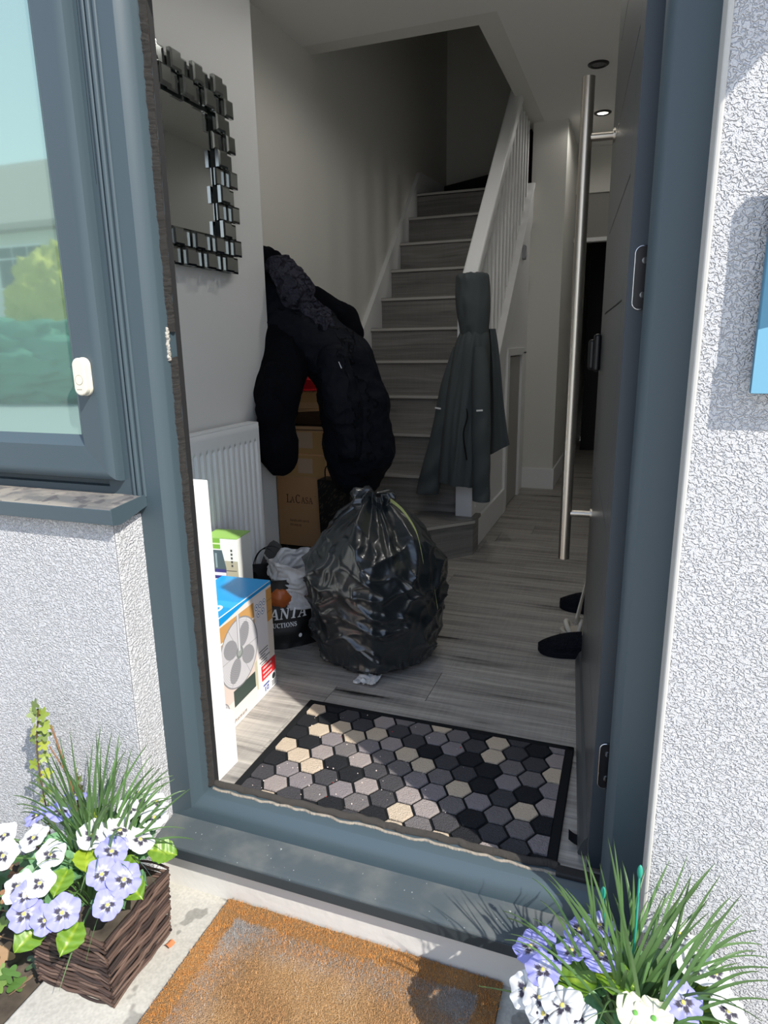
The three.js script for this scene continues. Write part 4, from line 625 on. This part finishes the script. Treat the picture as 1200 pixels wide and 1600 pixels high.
// ================================================================ coir mat outside
{
  const t = thing('coir_doormat', 'worn orange-brown coir doormat with a grey inner band on the concrete step', 'doormat', [-0.4665, YG, -0.775], 0.0);
  const hx = 0.3075, hz = 0.27; // its near edge runs out of the picture
  part('backing', bx(-hx, 0, -hz, hx, 0.006, hz, 0.002), M.rubber, t);
  const pileMap = (x, z) => { const e = Math.min(hx - Math.abs(x), z + hz, hz - z), n = 0.012 * n3(x * 30, 1, z * 30), e2 = Math.max(Math.min(hx - Math.abs(x), 0.3), Math.min(z + hz, 0.3)), grey = sstep(0.04, 0.047, e + n * 0.4) * (1 - sstep(0.06, 0.15, e + n * 3)) * (0.34 + 0.66 * (1 - sstep(0.06, 0.16, e2))); const wear = sstep(-0.1, 0.35, n3(x * 7, 4, z * 7)); return { grey, wear, e }; };
  const G = surf(120, 110, (u, v) => { const x = mix(-hx, hx, u), z = mix(-hz, hz, v); return [x, 0.0105 + 0.0016 * n3(x * 120, 2, z * 120) + 0.0015 * n3(x * 25, 2, z * 25), z]; }, (u, v) => { const { grey, wear } = pileMap(mix(-hx, hx, u), mix(-hz, hz, v)); const a = [0.34, 0.19, 0.075], b = [0.3, 0.285, 0.27]; return [0, 1, 2].map((k) => mix(a[k], b[k], grey * 0.9) * (0.75 + 0.3 * wear)); });
  const pileM = part('pile_bed', uvm(G), std([1, 1, 1], 1, { vertexColors: true, bumpMap: T.felt, bumpScale: 0.004 }), t); pileM.userData.kind = 'stuff';
  const fg = new THREE.ConeGeometry(0.0006, 0.011, 3); fg.translate(0, 0.0055, 0); const N = 42000, im = new THREE.InstancedMesh(fg, std([1, 1, 1], 0.95), N), D = new THREE.Object3D(), R = RNG(77), C = new THREE.Color();
  for (let i = 0; i < N; i++) { const x = (R() * 2 - 1) * hx, z = (R() * 2 - 1) * hz, { grey, wear, e } = pileMap(x, z); D.position.set(x, 0.007, z); D.rotation.set((R() - 0.5) * 1.5, R() * 6, (R() - 0.5) * 1.5); const s = 0.7 + 0.5 * R(); D.scale.set(1, s, 1); D.updateMatrix(); im.setMatrixAt(i, D.matrix);
    const g = R() < grey * 0.85, k = 0.7 + 0.75 * R(); if (g) C.setRGB(0.42 * k, 0.4 * k, 0.38 * k); else { const w = sstep(0.05, 0.12, e) * (0.5 + 0.5 * wear); C.setRGB(mix(0.62, 0.5, w) * k, mix(0.27, 0.345, w) * k, mix(0.065, 0.2, w) * k); }; im.setColorAt(i, C); }
  im.name = 'coir_pile'; im.userData.kind = 'stuff'; im.castShadow = im.receiveShadow = true; t.add(im);
}
// ================================================================ planters: wicker pots of pansies and grass
const petalMat = std([1, 1, 1], 0.75, { vertexColors: true }), leafMat = phys([1, 1, 1], 0.4, { vertexColors: true, transmission: 0.25, thickness: 0 }), bladeMat = phys([1, 1, 1], 0.45, { vertexColors: true, transmission: 0.15, thickness: 0 });
const petalGeos = {};
function petalGeo(kind, lower) { // a ruffled fan from the flower's middle outwards along +y
  const key = kind + '_' + lower; if (petalGeos[key]) return petalGeos[key];
  const out = [[0.62, 0.62, 0.61], [0.27, 0.27, 0.62], [0.62, 0.61, 0.45]][kind], inn = [[0.62, 0.62, 0.61], [0.52, 0.52, 0.66], [0.64, 0.64, 0.48]][kind], seed = kind * 7 + lower;
  const g = surf(14, 10, (u, v) => { const a = (u - 0.5) * (lower ? 2.1 : 1.9), w = Math.cos((u - 0.5) * 2.0), r = v * (0.42 + 0.58 * w) * (1 + 0.03 * Math.sin(u * 15 + seed)) * (lower ? 1.0 : 1.06); return [Math.sin(a) * r * 0.9, Math.cos(a * 0.8) * r, 0.18 * v * v - 0.22 * v * v * v + v * v * 0.07 * Math.sin(u * 16 + seed) + 0.05 * Math.cos((u - 0.5) * 5) * v]; },
    (u, v) => { const blotch = lower > 0 ? sstep(0.56, 0.48, v + 0.5 * Math.abs(u - 0.5) + 0.04 * Math.sin(u * 30)) * sstep(0.14, 0.2, v) : 0.6 * sstep(0.34, 0.26, v) * sstep(0.05, 0.15, v); const k = sstep(0.3, 0.62, v + 0.06 * Math.sin(u * 19)); return [0, 1, 2].map((c) => mix(mix(inn[c], out[c], k), [0.035, 0.03, 0.05][c], kind === 2 ? 0 : blotch)); });
  return petalGeos[key] = g;
}
const centreGeo = new THREE.SphereGeometry(0.11, 12, 8); const centreMat = std([0.62, 0.52, 0.12], 0.7), centreGreen = std([0.1, 0.3, 0.05], 0.7);
function pansy(parent, pos, look, size, kind, R) {
  const f = sub('pansy_flower', parent); f.position.set(...pos); f.lookAt(0, 0, 0); f.quaternion.setFromUnitVectors(new THREE.Vector3(0, 0, 1), look); f.rotateZ((R() - 0.5) * 0.9); f.scale.setScalar(size);
  for (const [ang, low, z] of [[0.55, 0, -0.06], [-0.55, 0, -0.05], [1.75, 1, 0.0], [-1.75, 1, 0.01], [Math.PI, 2, 0.03]]) { const p = part('petal', petalGeo(kind, low), petalMat, f); p.rotation.set(-0.16 + 0.3 * (R() - 0.5), 0.16 * (R() - 0.5), ang + 0.12 * (R() - 0.5)); p.position.z = z; }
  const c = part('centre', centreGeo, kind === 2 ? centreGreen : centreMat, f); c.position.z = 0.05; c.scale.set(kind === 2 ? 1.25 : 1, kind === 2 ? 1.25 : 1, 0.5);
}
function leafGeo(light) { return surf(10, 14, (u, v) => { const w = 0.42 * Math.pow(Math.sin(Math.PI * clamp(v * 0.92 + 0.06)), 0.8) * (1 + 0.06 * Math.sin(v * 28)), x = (u - 0.5) * 2 * w; return [x, v, 0.12 * Math.abs(u - 0.5) * 2 + 0.16 * v - 0.3 * v * v + 0.02 * Math.sin(v * 24 + Math.abs(u - 0.5) * 6)]; }, (u, v) => { const vein = sstep(0.06, 0.0, Math.abs(u - 0.5)) + 0.4 * sstep(0.8, 1, Math.sin(v * 26 - Math.abs(u - 0.5) * 9)); return light ? [0.3 + 0.1 * vein, 0.42 + 0.08 * vein, 0.03] : [0.15 + 0.12 * vein, 0.29 + 0.1 * vein, 0.025]; }); }
const leafA = leafGeo(0), leafB = leafGeo(1);
function leaf(parent, pos, dir, up, size, light, R) { const l = part('leaf', light ? leafB : leafA, leafMat, parent); l.position.set(...pos); const y = dir.clone().normalize(), z = up.clone().addScaledVector(y, -up.dot(y)).normalize(), x = new THREE.Vector3().crossVectors(y, z); l.quaternion.setFromRotationMatrix(new THREE.Matrix4().makeBasis(x, y, z)); l.scale.setScalar(size); return l; }
function blade(parent, base, tip, bend, w, R, tone) { // a long folded grass blade
  const B = new THREE.Vector3(...base), T2 = new THREE.Vector3(...tip), m = B.clone().lerp(T2, 0.55).add(new THREE.Vector3(0, bend, 0)), c = new THREE.QuadraticBezierCurve3(B, m, T2), side = new THREE.Vector3().crossVectors(T2.clone().sub(B), new THREE.Vector3(0, 0.3, 1)).normalize();
  const k = 0.75 + 0.5 * R(), g = surf(2, 12, (u, v) => { const p = c.getPoint(v), q = w * (v < 0.1 ? 0.6 + 4 * v : 1) * Math.pow(1 - v, 0.6) * (u - 0.5) * 2; return [p.x + side.x * q, p.y + side.y * q - Math.abs(u - 0.5) * w * 0.7, p.z + side.z * q]; }, (u, v) => { const f = (u === 0.5 ? 1.25 : 1) * k, b = 1 - 0.35 * sstep(0.6, 1, v); return [tone[0] * f * (b + 0.15), tone[1] * f * b, tone[2] * f * b]; });
  part('grass_blade', g, bladeMat, parent);
}
const twigMats = [[0.06, 0.034, 0.026], [0.095, 0.056, 0.042], [0.14, 0.088, 0.066], [0.03, 0.018, 0.015]].map((c) => std(c, 0.75));
function basket(t, w0, w1, h, R) { // square flared wicker pot; w0 base, w1 rim
  const b = sub('basket', t);
  part('liner', (() => { const g = new THREE.CylinderGeometry(w1 * 0.65, w0 * 0.65, h * 0.84, 4, 1, true); g.rotateY(Math.PI / 4); g.translate(0, h * 0.42 + 0.002, 0); return g; })(), M.dark, b);
  part('compost', bx(-w1 / 2 * 0.9, h * 0.8, -w1 / 2 * 0.9, w1 / 2 * 0.9, h * 0.86, w1 / 2 * 0.9), M.soil, b);
  const n = 30;
  for (let k = 0; k < n; k++) for (let s = 0; s < 4; s++) {
    const y = (k + 0.5) / n * h, w = mix(w0, w1, y / h) / 2, odd = (k + s) % 2, a0 = -w - (odd ? 0.007 : 0) + R() * 0.004, a1 = w + (odd ? 0.006 : 0) - R() * 0.004, tilt = (R() - 0.5) * 0.016;
    const pts = Array.from({ length: 6 }, (_, i) => { const q = i / 5, a = mix(a0, a1, q), o = w + 0.0022 + 0.0032 * Math.sin(i * 2.2 + k * Math.PI + s) + 0.0022 * (R() - 0.5), yy = y + tilt * (q - 0.5) + 0.004 * (R() - 0.5); return s === 0 ? [a, yy, o] : s === 1 ? [o, yy, -a] : s === 2 ? [-a, yy, -o] : [-o, yy, a]; });
    part('twig', tube(pts.map((p) => [p[0], Math.max(0.003, p[1]), p[2]]), 0.0023 + 0.001 * R(), 10, 6), twigMats[Math.floor(R() * 4)], b);
  }
}
const eyeward = (p, c, k) => new THREE.Vector3(p[0] - c[0], (p[1] - c[1]) * 0.9 + 0.05, p[2] - c[2]).normalize().lerp(new THREE.Vector3(-p[0], 1.04 - p[1], -p[2]).normalize(), k).normalize();
function planter(label, at, turn, w0, w1, h, flowers, leaves, blades, R, size) {
  const t = thing('pansy_planter', label, 'planter', [at[0], YG, at[2]], turn), c = [at[0], 0.0, at[2]];
  basket(t, w0, w1, h, R);
  const q = t.quaternion.clone().invert(), loc = (p) => new THREE.Vector3(p[0] - at[0], p[1] - YG, p[2] - at[2]).applyQuaternion(q).toArray(), dir = (v) => v.clone().applyQuaternion(q);
  for (const [x, y, z, kind] of flowers) {
    pansy(t, loc([x, y, z]), dir(eyeward([x, y, z], c, 0.45).add(new THREE.Vector3((R() - 0.5) * 0.5, (R() - 0.5) * 0.4, (R() - 0.5) * 0.5)).normalize()), size * (0.9 + 0.25 * R()), kind, R);
    const m = new THREE.Vector3(x, y, z).lerp(new THREE.Vector3(c[0], 0.02, c[2]), 0.5); part('stem', tube([loc([mix(x, c[0], 0.8), -0.02, mix(z, c[2], 0.8)]), loc([m.x, m.y + 0.01, m.z]), loc([mix(x, c[0], 0.04), y - 0.004, mix(z, c[2], 0.04)])], 0.0013, 10, 5), bladeGreen, t);
  }
  for (const [x, y, z, l] of leaves) { const d = new THREE.Vector3(x - c[0], 0.01, z - c[2]).normalize(); leaf(t, loc([x - d.x * 0.03, y + 0.002, z - d.z * 0.03]), dir(d.clone().add(new THREE.Vector3((R() - 0.5) * 0.5, -0.25, (R() - 0.5) * 0.5))), dir(eyeward([x, y, z], c, 0.5)), 0.046 + 0.016 * R(), l, R); }
  // lower foliage that fills the crown
  for (let i = 0; i < 64; i++) { const a = R() * 6.283, e = 0.25 + 0.65 * R(), d = new THREE.Vector3(Math.cos(a), 0.25 + 0.3 * R(), Math.sin(a) * 0.9); const p = [c[0] + Math.cos(a) * 0.13 * e, 0.03 + 0.06 * (1 - e) + 0.02 * R(), c[2] + Math.sin(a) * 0.11 * e]; leaf(t, loc(p), dir(d), dir(new THREE.Vector3(0.2, 1, 0.4)), 0.035 + 0.02 * R(), 0, R).material = leafDark; }
  for (const [tip, bend, w] of blades) { const a = R() * 6.28; blade(t, loc([c[0] + 0.035 * Math.cos(a), 0.0, c[2] + 0.03 * Math.sin(a)]), loc(tip), bend, w, R, [0.075, 0.17, 0.05]); }
  return [t, loc];
}
const bladeGreen = std([0.1, 0.2, 0.05], 0.6), leafDark = phys([0.16, 0.34, 0.16], 0.5, { transmission: 0.2, thickness: 0 }), teal = std([0.02, 0.3, 0.2], 0.4);
function fan(c, n, R, spec) { // loosely radiating tips round the crown
  const out = spec.map((s) => [s, 0.03 + 0.04 * R(), 0.0045]);
  for (let i = 0; i < n; i++) { const a = R() * 6.283, k = Math.pow(R(), 0.7), rr = 0.06 + 0.16 * k, h = 0.3 - 0.21 * k * k + (R() - 0.5) * 0.05; let z = c[2] + Math.sin(a) * rr * 0.72; z = Math.max(-1.0, z); out.push([[c[0] + Math.cos(a) * rr, h, z], 0.02 + 0.09 * k, 0.0033 + 0.002 * R()]); }
  return out;
}
const LEFT_FLOWERS = [  [-0.893, 0.140, -0.908, 0], [-0.846, 0.124, -0.921, 0], [-0.895, 0.100, -0.987, 0], [-0.946, 0.105, -0.993, 0], [-0.827, 0.128, -0.857, 0], [-0.869, 0.142, -0.851, 0], [-0.904, 0.146, -0.819, 0], [-0.952, 0.135, -0.764, 0], [-1.122, 0.097, -0.806, 0], [-1.087, 0.087, -0.771, 0], [-0.981, 0.100, -0.712, 0], [-0.937, 0.113, -0.722, 0], [-1.022, 0.131, -0.790, 0], [-1.096, 0.107, -0.863, 1], [-1.054, 0.118, -0.931, 1], [-0.851, 0.134, -0.809, 1], [-0.842, 0.119, -0.771, 1], [-0.806, 0.106, -0.785, 1], [-0.811, 0.085, -0.746, 1], [-0.955, 0.096, -0.704, 1], [-0.901, 0.073, -0.692, 1], [-0.874, 0.085, -0.706, 1], [-0.945, 0.075, -0.689, 1], [-1.024, 0.138, -0.860, 1], ];
const LEFT_LEAVES = [  [-0.799, 0.088, -0.883, 0], [-0.818, 0.101, -0.819, 0], [-0.799, 0.081, -0.794, 0], [-0.858, 0.035, -0.708, 0], [-0.897, 0.119, -0.786, 1], [-0.938, 0.032, -0.690, 0], [-0.966, 0.125, -0.892, 1], [-0.917, 0.102, -0.741, 0], ];
const RIGHT_FLOWERS = [  [-0.085, 0.089, -0.924, 1], [-0.096, 0.087, -0.907, 1], [-0.023, 0.115, -0.939, 1], [-0.031, 0.126, -0.884, 1], [-0.070, 0.109, -0.851, 1], [0.007, 0.113, -0.960, 1], [0.012, 0.136, -0.881, 1], [-0.069, 0.099, -0.813, 0], [-0.061, 0.094, -0.794, 0], [-0.036, 0.111, -0.801, 0], [-0.013, 0.113, -0.790, 0], [0.061, 0.130, -0.807, 2], [0.085, 0.129, -0.808, 2], [0.098, 0.101, -0.993, 0], [0.130, 0.104, -0.994, 0], [0.139, 0.111, -0.950, 0], [0.143, 0.123, -0.917, 0], [0.177, 0.100, -0.941, 0], [0.185, 0.111, -0.892, 0], [0.186, 0.112, -0.870, 0], [-0.092, 0.088, -0.828, 0], [0.124, 0.132, -0.844, 1], ];
const RIGHT_LEAVES = [  [0.168, 0.089, -0.880, 0], [0.198, 0.067, -0.905, 0], [0.149, 0.091, -0.915, 0], [-0.021, 0.099, -0.861, 0], [0.033, 0.109, -0.860, 0], ];
planter('wicker planter of white and lilac pansies under the side window, left of the coir mat', [-0.935, 0, -0.845], 0.02, 0.17, 0.184, 0.16, LEFT_FLOWERS, LEFT_LEAVES,
  fan([-0.94, 0, -0.87], 78, RNG(15), [[-0.905, 0.322, -0.9], [-0.958, 0.283, -0.9], [-0.8, 0.262, -0.9], [-0.75, 0.215, -0.92], [-0.977, 0.265, -0.9], [-0.84, 0.294, -0.92], [-0.72, 0.14, -0.88], [-1.2, 0.08, -0.82], [-1.1, 0.03, -0.7], [-0.88, -0.06, -0.68], [-0.83, 0.0, -0.7]]), RNG(51), 0.0275);
const [plantR, locR] = planter('wicker planter of pansies with a tall grass tuft in front of the right door jamb', [0.06, 0, -0.865], -0.03, 0.17, 0.184, 0.16, RIGHT_FLOWERS, RIGHT_LEAVES,
  fan([0.06, 0, -0.9], 74, RNG(25), [[0.03, 0.26, -0.93], [0.012, 0.2, -0.93], [0.18, 0.22, -0.93], [0.2, 0.15, -0.92], [0.21, 0.09, -0.9], [-0.17, 0.03, -0.86], [0.1, 0.23, -0.94], [0.05, 0.24, -0.95], [0.14, 0.26, -0.93], [-0.12, 0.08, -0.9], [0.0, 0.24, -0.95]]), RNG(61), 0.0275);
for (const [a, b] of [[[0.05, 0.02, -0.89], [0.058, 0.25, -0.93]], [[0.03, 0.02, -0.89], [0.008, 0.195, -0.93]]]) { part('bud_stem', tube([locR(a), locR([(a[0] + b[0]) / 2 + 0.004, (a[1] + b[1]) / 2, (a[2] + b[2]) / 2]), locR(b)], 0.0018, 16, 6), teal, plantR); const s = new THREE.SphereGeometry(1, 12, 10); s.scale(0.0042, 0.012, 0.0042); s.translate(...locR([b[0], b[1] + 0.008, b[2]])); part('bud', s, teal, plantR); }
// ================================================================ ivy and dead leaves on the soil
{
  const ivyG = (() => { const s = new THREE.Shape(), n = 40; for (let i = 0; i <= n; i++) { const a = -Math.PI / 2 + i / n * Math.PI * 2, l = 0.55 + 0.45 * Math.pow(Math.abs(Math.cos((a - Math.PI / 2) * 2.5)), 1.6), r = a > -Math.PI / 2 + 0.3 && a < 1.5 * Math.PI - 0.3 ? l : 0.3; const x = Math.cos(a) * r * 0.5, y = 0.45 + Math.sin(a) * r * 0.55; i ? s.lineTo(x, y) : s.moveTo(x, y); } const g = new THREE.ExtrudeGeometry(s, { depth: 0.012, bevelEnabled: false }); const p = g.attributes.position; for (let i = 0; i < p.count; i++) p.setZ(i, p.getZ(i) + 0.12 * Math.abs(p.getX(i)) - 0.1 * p.getY(i) * p.getY(i)); g.computeVertexNormals(); return g; })();
  const greens = [[0.04, 0.1, 0.025], [0.07, 0.15, 0.03], [0.14, 0.22, 0.04], [0.05, 0.085, 0.03]].map((c) => std(c, 0.45)), browns = [[0.22, 0.11, 0.05], [0.3, 0.19, 0.1], [0.12, 0.06, 0.03]].map((c) => std(c, 0.8));
  const t = thing('ivy', 'dark green ivy with dead brown leaves spreading on the soil at the lower left', 'ivy', [-1.2, YG - 0.045, -0.8]), R = RNG(91);
  for (let i = 0; i < 170; i++) { const m = part(i % 4 ? 'leaf' : 'dead_leaf', ivyG, i % 4 ? greens[Math.floor(R() * 4)] : browns[Math.floor(R() * 3)], t); const x = 0.15 - Math.pow(R(), 0.8) * 0.45, z = (R() - 0.42) * 0.46; m.position.set(x, 0.012 + 0.07 * R() * sstep(0.15, 0.0, x) + 0.05 * R() * (z < 0 ? 1 : 0.3), z); m.rotation.set(-Math.PI / 2 + (R() - 0.5) * 1.3, (R() - 0.5) * 1.1, R() * 6.3); m.scale.setScalar(0.03 + 0.025 * R()); }
  for (let i = 0; i < 10; i++) { const z = (R() - 0.5) * 0.4; part('stem', tube([[0.12 - R() * 0.1, 0.01, z], [-0.05 - 0.1 * R(), 0.04 + 0.03 * R(), z + 0.05], [-0.25, 0.02, z + (R() - 0.5) * 0.2]], 0.0018, 14, 5), browns[1], t); }
  const v = thing('ivy_shoot', 'upright yellow-green ivy shoot climbing beside the grass of the left planter', 'ivy', [-1.14, YG, -0.93]); const lime = [[0.2, 0.26, 0.03], [0.3, 0.34, 0.04], [0.12, 0.17, 0.03]].map((c) => std(c, 0.5));
  const shoot = (pts, n, s0, s1) => { const c = new THREE.CatmullRomCurve3(pts.map((p) => new THREE.Vector3(...p))); part('stem', new THREE.TubeGeometry(c, 24, 0.0016, 6), browns[2], v); for (let i = 0; i < n; i++) { const k = i / (n - 1), p = c.getPoint(mix(0.15, 1, k)), m = part('leaf', ivyG, lime[Math.floor(R() * 3)], v); m.position.copy(p); m.rotation.set(-0.7 + R() * 0.5, (R() - 0.5) * 1.6, (i % 2 ? 1 : -1) * 1.1 + (R() - 0.5)); m.scale.setScalar(mix(s0, s1, k)); } };
  shoot([[0.0, 0.0, 0.02], [-0.01, 0.2, 0.0], [-0.022, 0.36, -0.01], [0.0, 0.47, -0.01]], 22, 0.02, 0.034); shoot([[0.1, 0.1, 0.0], [0.1, 0.25, 0.0], [0.105, 0.355, 0.01]], 12, 0.016, 0.022);
  part('dry_stem', tube([[0.06, 0.05, 0.0], [0.075, 0.25, -0.01], [0.05, 0.36, -0.01], [0.03, 0.44, -0.01]], 0.0022, 24, 6), browns[0], v); part('dry_stem', tube([[0.075, 0.2, 0], [0.072, 0.32, 0.0], [0.035, 0.4, 0.005]], 0.0016, 20, 6), browns[0], v);
}
{ const t = thing('fallen_petal', 'small orange dried petal on the concrete beside the left planter', 'petal', [-0.83, YG, -0.905]); part('petal', surf(8, 8, (u, v) => [(u - 0.5) * 0.016, 0.002 + 0.006 * Math.sin(u * 3.1) + 0.006 * v * v, (v - 0.5) * 0.02]), std([0.6, 0.2, 0.08], 0.6), t); }
// ================================================================ doorbell on the window sash
{
  const t = thing('doorbell', 'cream wireless doorbell button stuck on the window sash', 'doorbell', [-1.03, 0.985, -1.0715]);
  const w = 0.029, h = 0.072, pill = (w, h, d, b) => { const s = new THREE.Shape(), r = w * 0.5; s.absarc(0, h / 2 - r, r, 0, Math.PI); s.absarc(0, -h / 2 + r, r, Math.PI, Math.PI * 2); return new THREE.ExtrudeGeometry(s, { depth: d, bevelEnabled: true, bevelSize: b, bevelThickness: b, bevelOffset: -b, bevelSegments: 5, curveSegments: 20 }); };
  const cream = std([0.72, 0.68, 0.56], 0.35);
  part('back_plate', pill(w + 0.003, h + 0.003, 0.004, 0.001), cream, t); const f = pill(w + 0.001, h + 0.001, 0.009, 0.0035); f.translate(0, 0, 0.0055); part('body', f, cream, t);
  const b = new THREE.TorusGeometry(0.0092, 0.0008, 8, 36); b.translate(0, -0.006, 0.0176); part('button_ring', b, std([0.3, 0.27, 0.2], 0.4), t); const c = new THREE.CylinderGeometry(0.0088, 0.0088, 0.001, 32); c.rotateX(Math.PI / 2); c.translate(0, -0.006, 0.018); part('button', c, cream, t);
  part('print', [0, 1, 2, 3].map((i) => bx(-0.007 + i * 0.0032, -0.0255, 0.0178, -0.0052 + i * 0.0032, -0.0235, 0.0182)), std([0.2, 0.18, 0.14], 0.6), t);
}
// ================================================================ sign on the right wall, lantern above it out of the picture
{
  const t = thing('house_sign', 'blue wall sign with a pale blue lower wave on the white render', 'sign', [0.285, 1.105, -1.0]);
  part('board', new RoundedBoxGeometry(0.29, 0.272, 0.012, 2, 0.003), std([0.05, 0.16, 0.25], 0.35), t);
  const s = new THREE.Shape(); s.moveTo(-0.144, -0.135); s.lineTo(0.144, -0.135); s.lineTo(0.144, 0.02); s.bezierCurveTo(0.08, 0.03, 0.0, -0.02, -0.144, -0.055); const g = new THREE.ExtrudeGeometry(s, { depth: 0.001, bevelEnabled: false, curveSegments: 30 }); g.translate(0, 0, 0.0062); part('wave', g, std([0.16, 0.38, 0.52], 0.35), t);
  for (const [x, y] of [[-0.12, 0.11], [0.12, 0.11], [0.12, -0.11], [-0.12, -0.11]]) part('spacer', rod([x, y, -0.02], [x, y, -0.004], 0.006), M.chrome, t);
  const l = thing('wall_lantern', 'dark metal wall lantern fixed high on the render right of the door', 'lantern', [0.27, 1.7, ZW]);
  part('wall_plate', bx(-0.04, -0.06, 0, 0.04, 0.06, 0.015, 0.004), M.dark, l); part('arm', rod([0, 0.0, 0.01], [0, 0.0, 0.13], 0.009), M.dark, l);
  const cage = new THREE.CylinderGeometry(0.1, 0.06, 0.22, 6); cage.translate(0, 0.02, 0.15); part('body', cage, M.dark, l); const cap = new THREE.ConeGeometry(0.125, 0.09, 6); cap.translate(0, 0.175, 0.15); part('cap', cap, M.dark, l); const tip = new THREE.SphereGeometry(0.03, 16, 10); tip.translate(0, -0.1, 0.15); part('finial', tip, M.dark, l);
}
// ================================================================ the houses and hedges across the road (seen in the window glass)
{
  const wallM = std([0.78, 0.75, 0.68], 0.9), roofM = std([0.5, 0.42, 0.36], 0.9), whiteM = std([0.9, 0.9, 0.9], 0.5), glassM = std([0.08, 0.1, 0.11], 0.1);
  const win = (t, x, y, w, h, z) => { part('window_frame', [bx(x, y, z, x + w, y + h, z + 0.1)], whiteM, t); const n = Math.max(1, Math.round(w / 0.8)); for (let i = 0; i < n; i++) { const a = x + 0.08 + i * (w - 0.08) / n, b = x + (i + 1) * (w - 0.08) / n; part('pane', bx(a, y + 0.08, z - 0.03, b, y + h * 0.68, z), glassM, t); part('pane', bx(a, y + h * 0.72, z - 0.03, b, y + h - 0.08, z), glassM, t); } };
  for (const [x, label] of [[-23, 'rendered house across the road, mirrored faintly in the side window'], [-9, 'second rendered house across the road, outside the picture behind the camera']]) {
    const t = thing('house', label, 'house', [x, -0.3, 17]);
    part('wall', bx(-5, 0, 0, 5, 5.6, 7), wallM, t); part('roof', prism([[-0.6, 5.5], [3.5, 8.6], [7.6, 5.5], [7.6, 5.3], [-0.6, 5.3]], 'x', -5.3, 5.3), roofM, t);
    part('bay', prism([[-3.8, 0], [-3.3, -0.9], [-1, -0.9], [-0.5, 0]], 'y', 0, 5.2), whiteM, t); win(t, -3.2, 1.0, 2.1, 1.6, -0.92); win(t, -3.2, 3.4, 2.1, 1.5, -0.92); win(t, 1.2, 3.4, 2.2, 1.5, -0.02); win(t, 1.2, 1.0, 2.2, 1.5, -0.02);
  }
  const bush = (name, label, x, y, z, r, col, seed) => { const t = thing(name, label, 'hedge', [x, -0.3, z]); const g0 = new THREE.IcosahedronGeometry(1, 18); g0.deleteAttribute('uv'); g0.deleteAttribute('normal'); const g = mergeVertices(g0, 1e-4), p = g.attributes.position; for (let i = 0; i < p.count; i++) { const v = new THREE.Vector3().fromBufferAttribute(p, i), k = 1 + 0.18 * n3(v.x * 3 + seed, v.y * 3, v.z * 3) + 0.14 * n3(v.x * 11 + seed, v.y * 11, v.z * 11) + 0.06 * n3(v.x * 26, v.y * 26, v.z * 26); p.setXYZ(i, v.x * k * r[0], y + v.y * k * r[1], v.z * k * r[2]); } g.computeVertexNormals(); part('foliage', g, std(col, 0.9), t); };
  bush('bush', 'yellow flowering bush in front of the house across the road', -15.5, 2.2, 13.5, [1.7, 1.9, 1.2], [0.55, 0.48, 0.12], 2);
  bush('hedge', 'dark green hedge across the road, left of the yellow bush', -16, 0.8, 10.5, [5.2, 1.3, 1.0], [0.1, 0.26, 0.18], 7);
  bush('hedge_end', 'grey green hedge across the road, right of the yellow bush', -6.5, 0.7, 12, [3.0, 1.2, 1.0], [0.16, 0.28, 0.18], 9);
}
scene.traverse((o) => { if (o.isMesh) { o.castShadow = true; o.receiveShadow = true; } });
renderer.render(scene, camera);
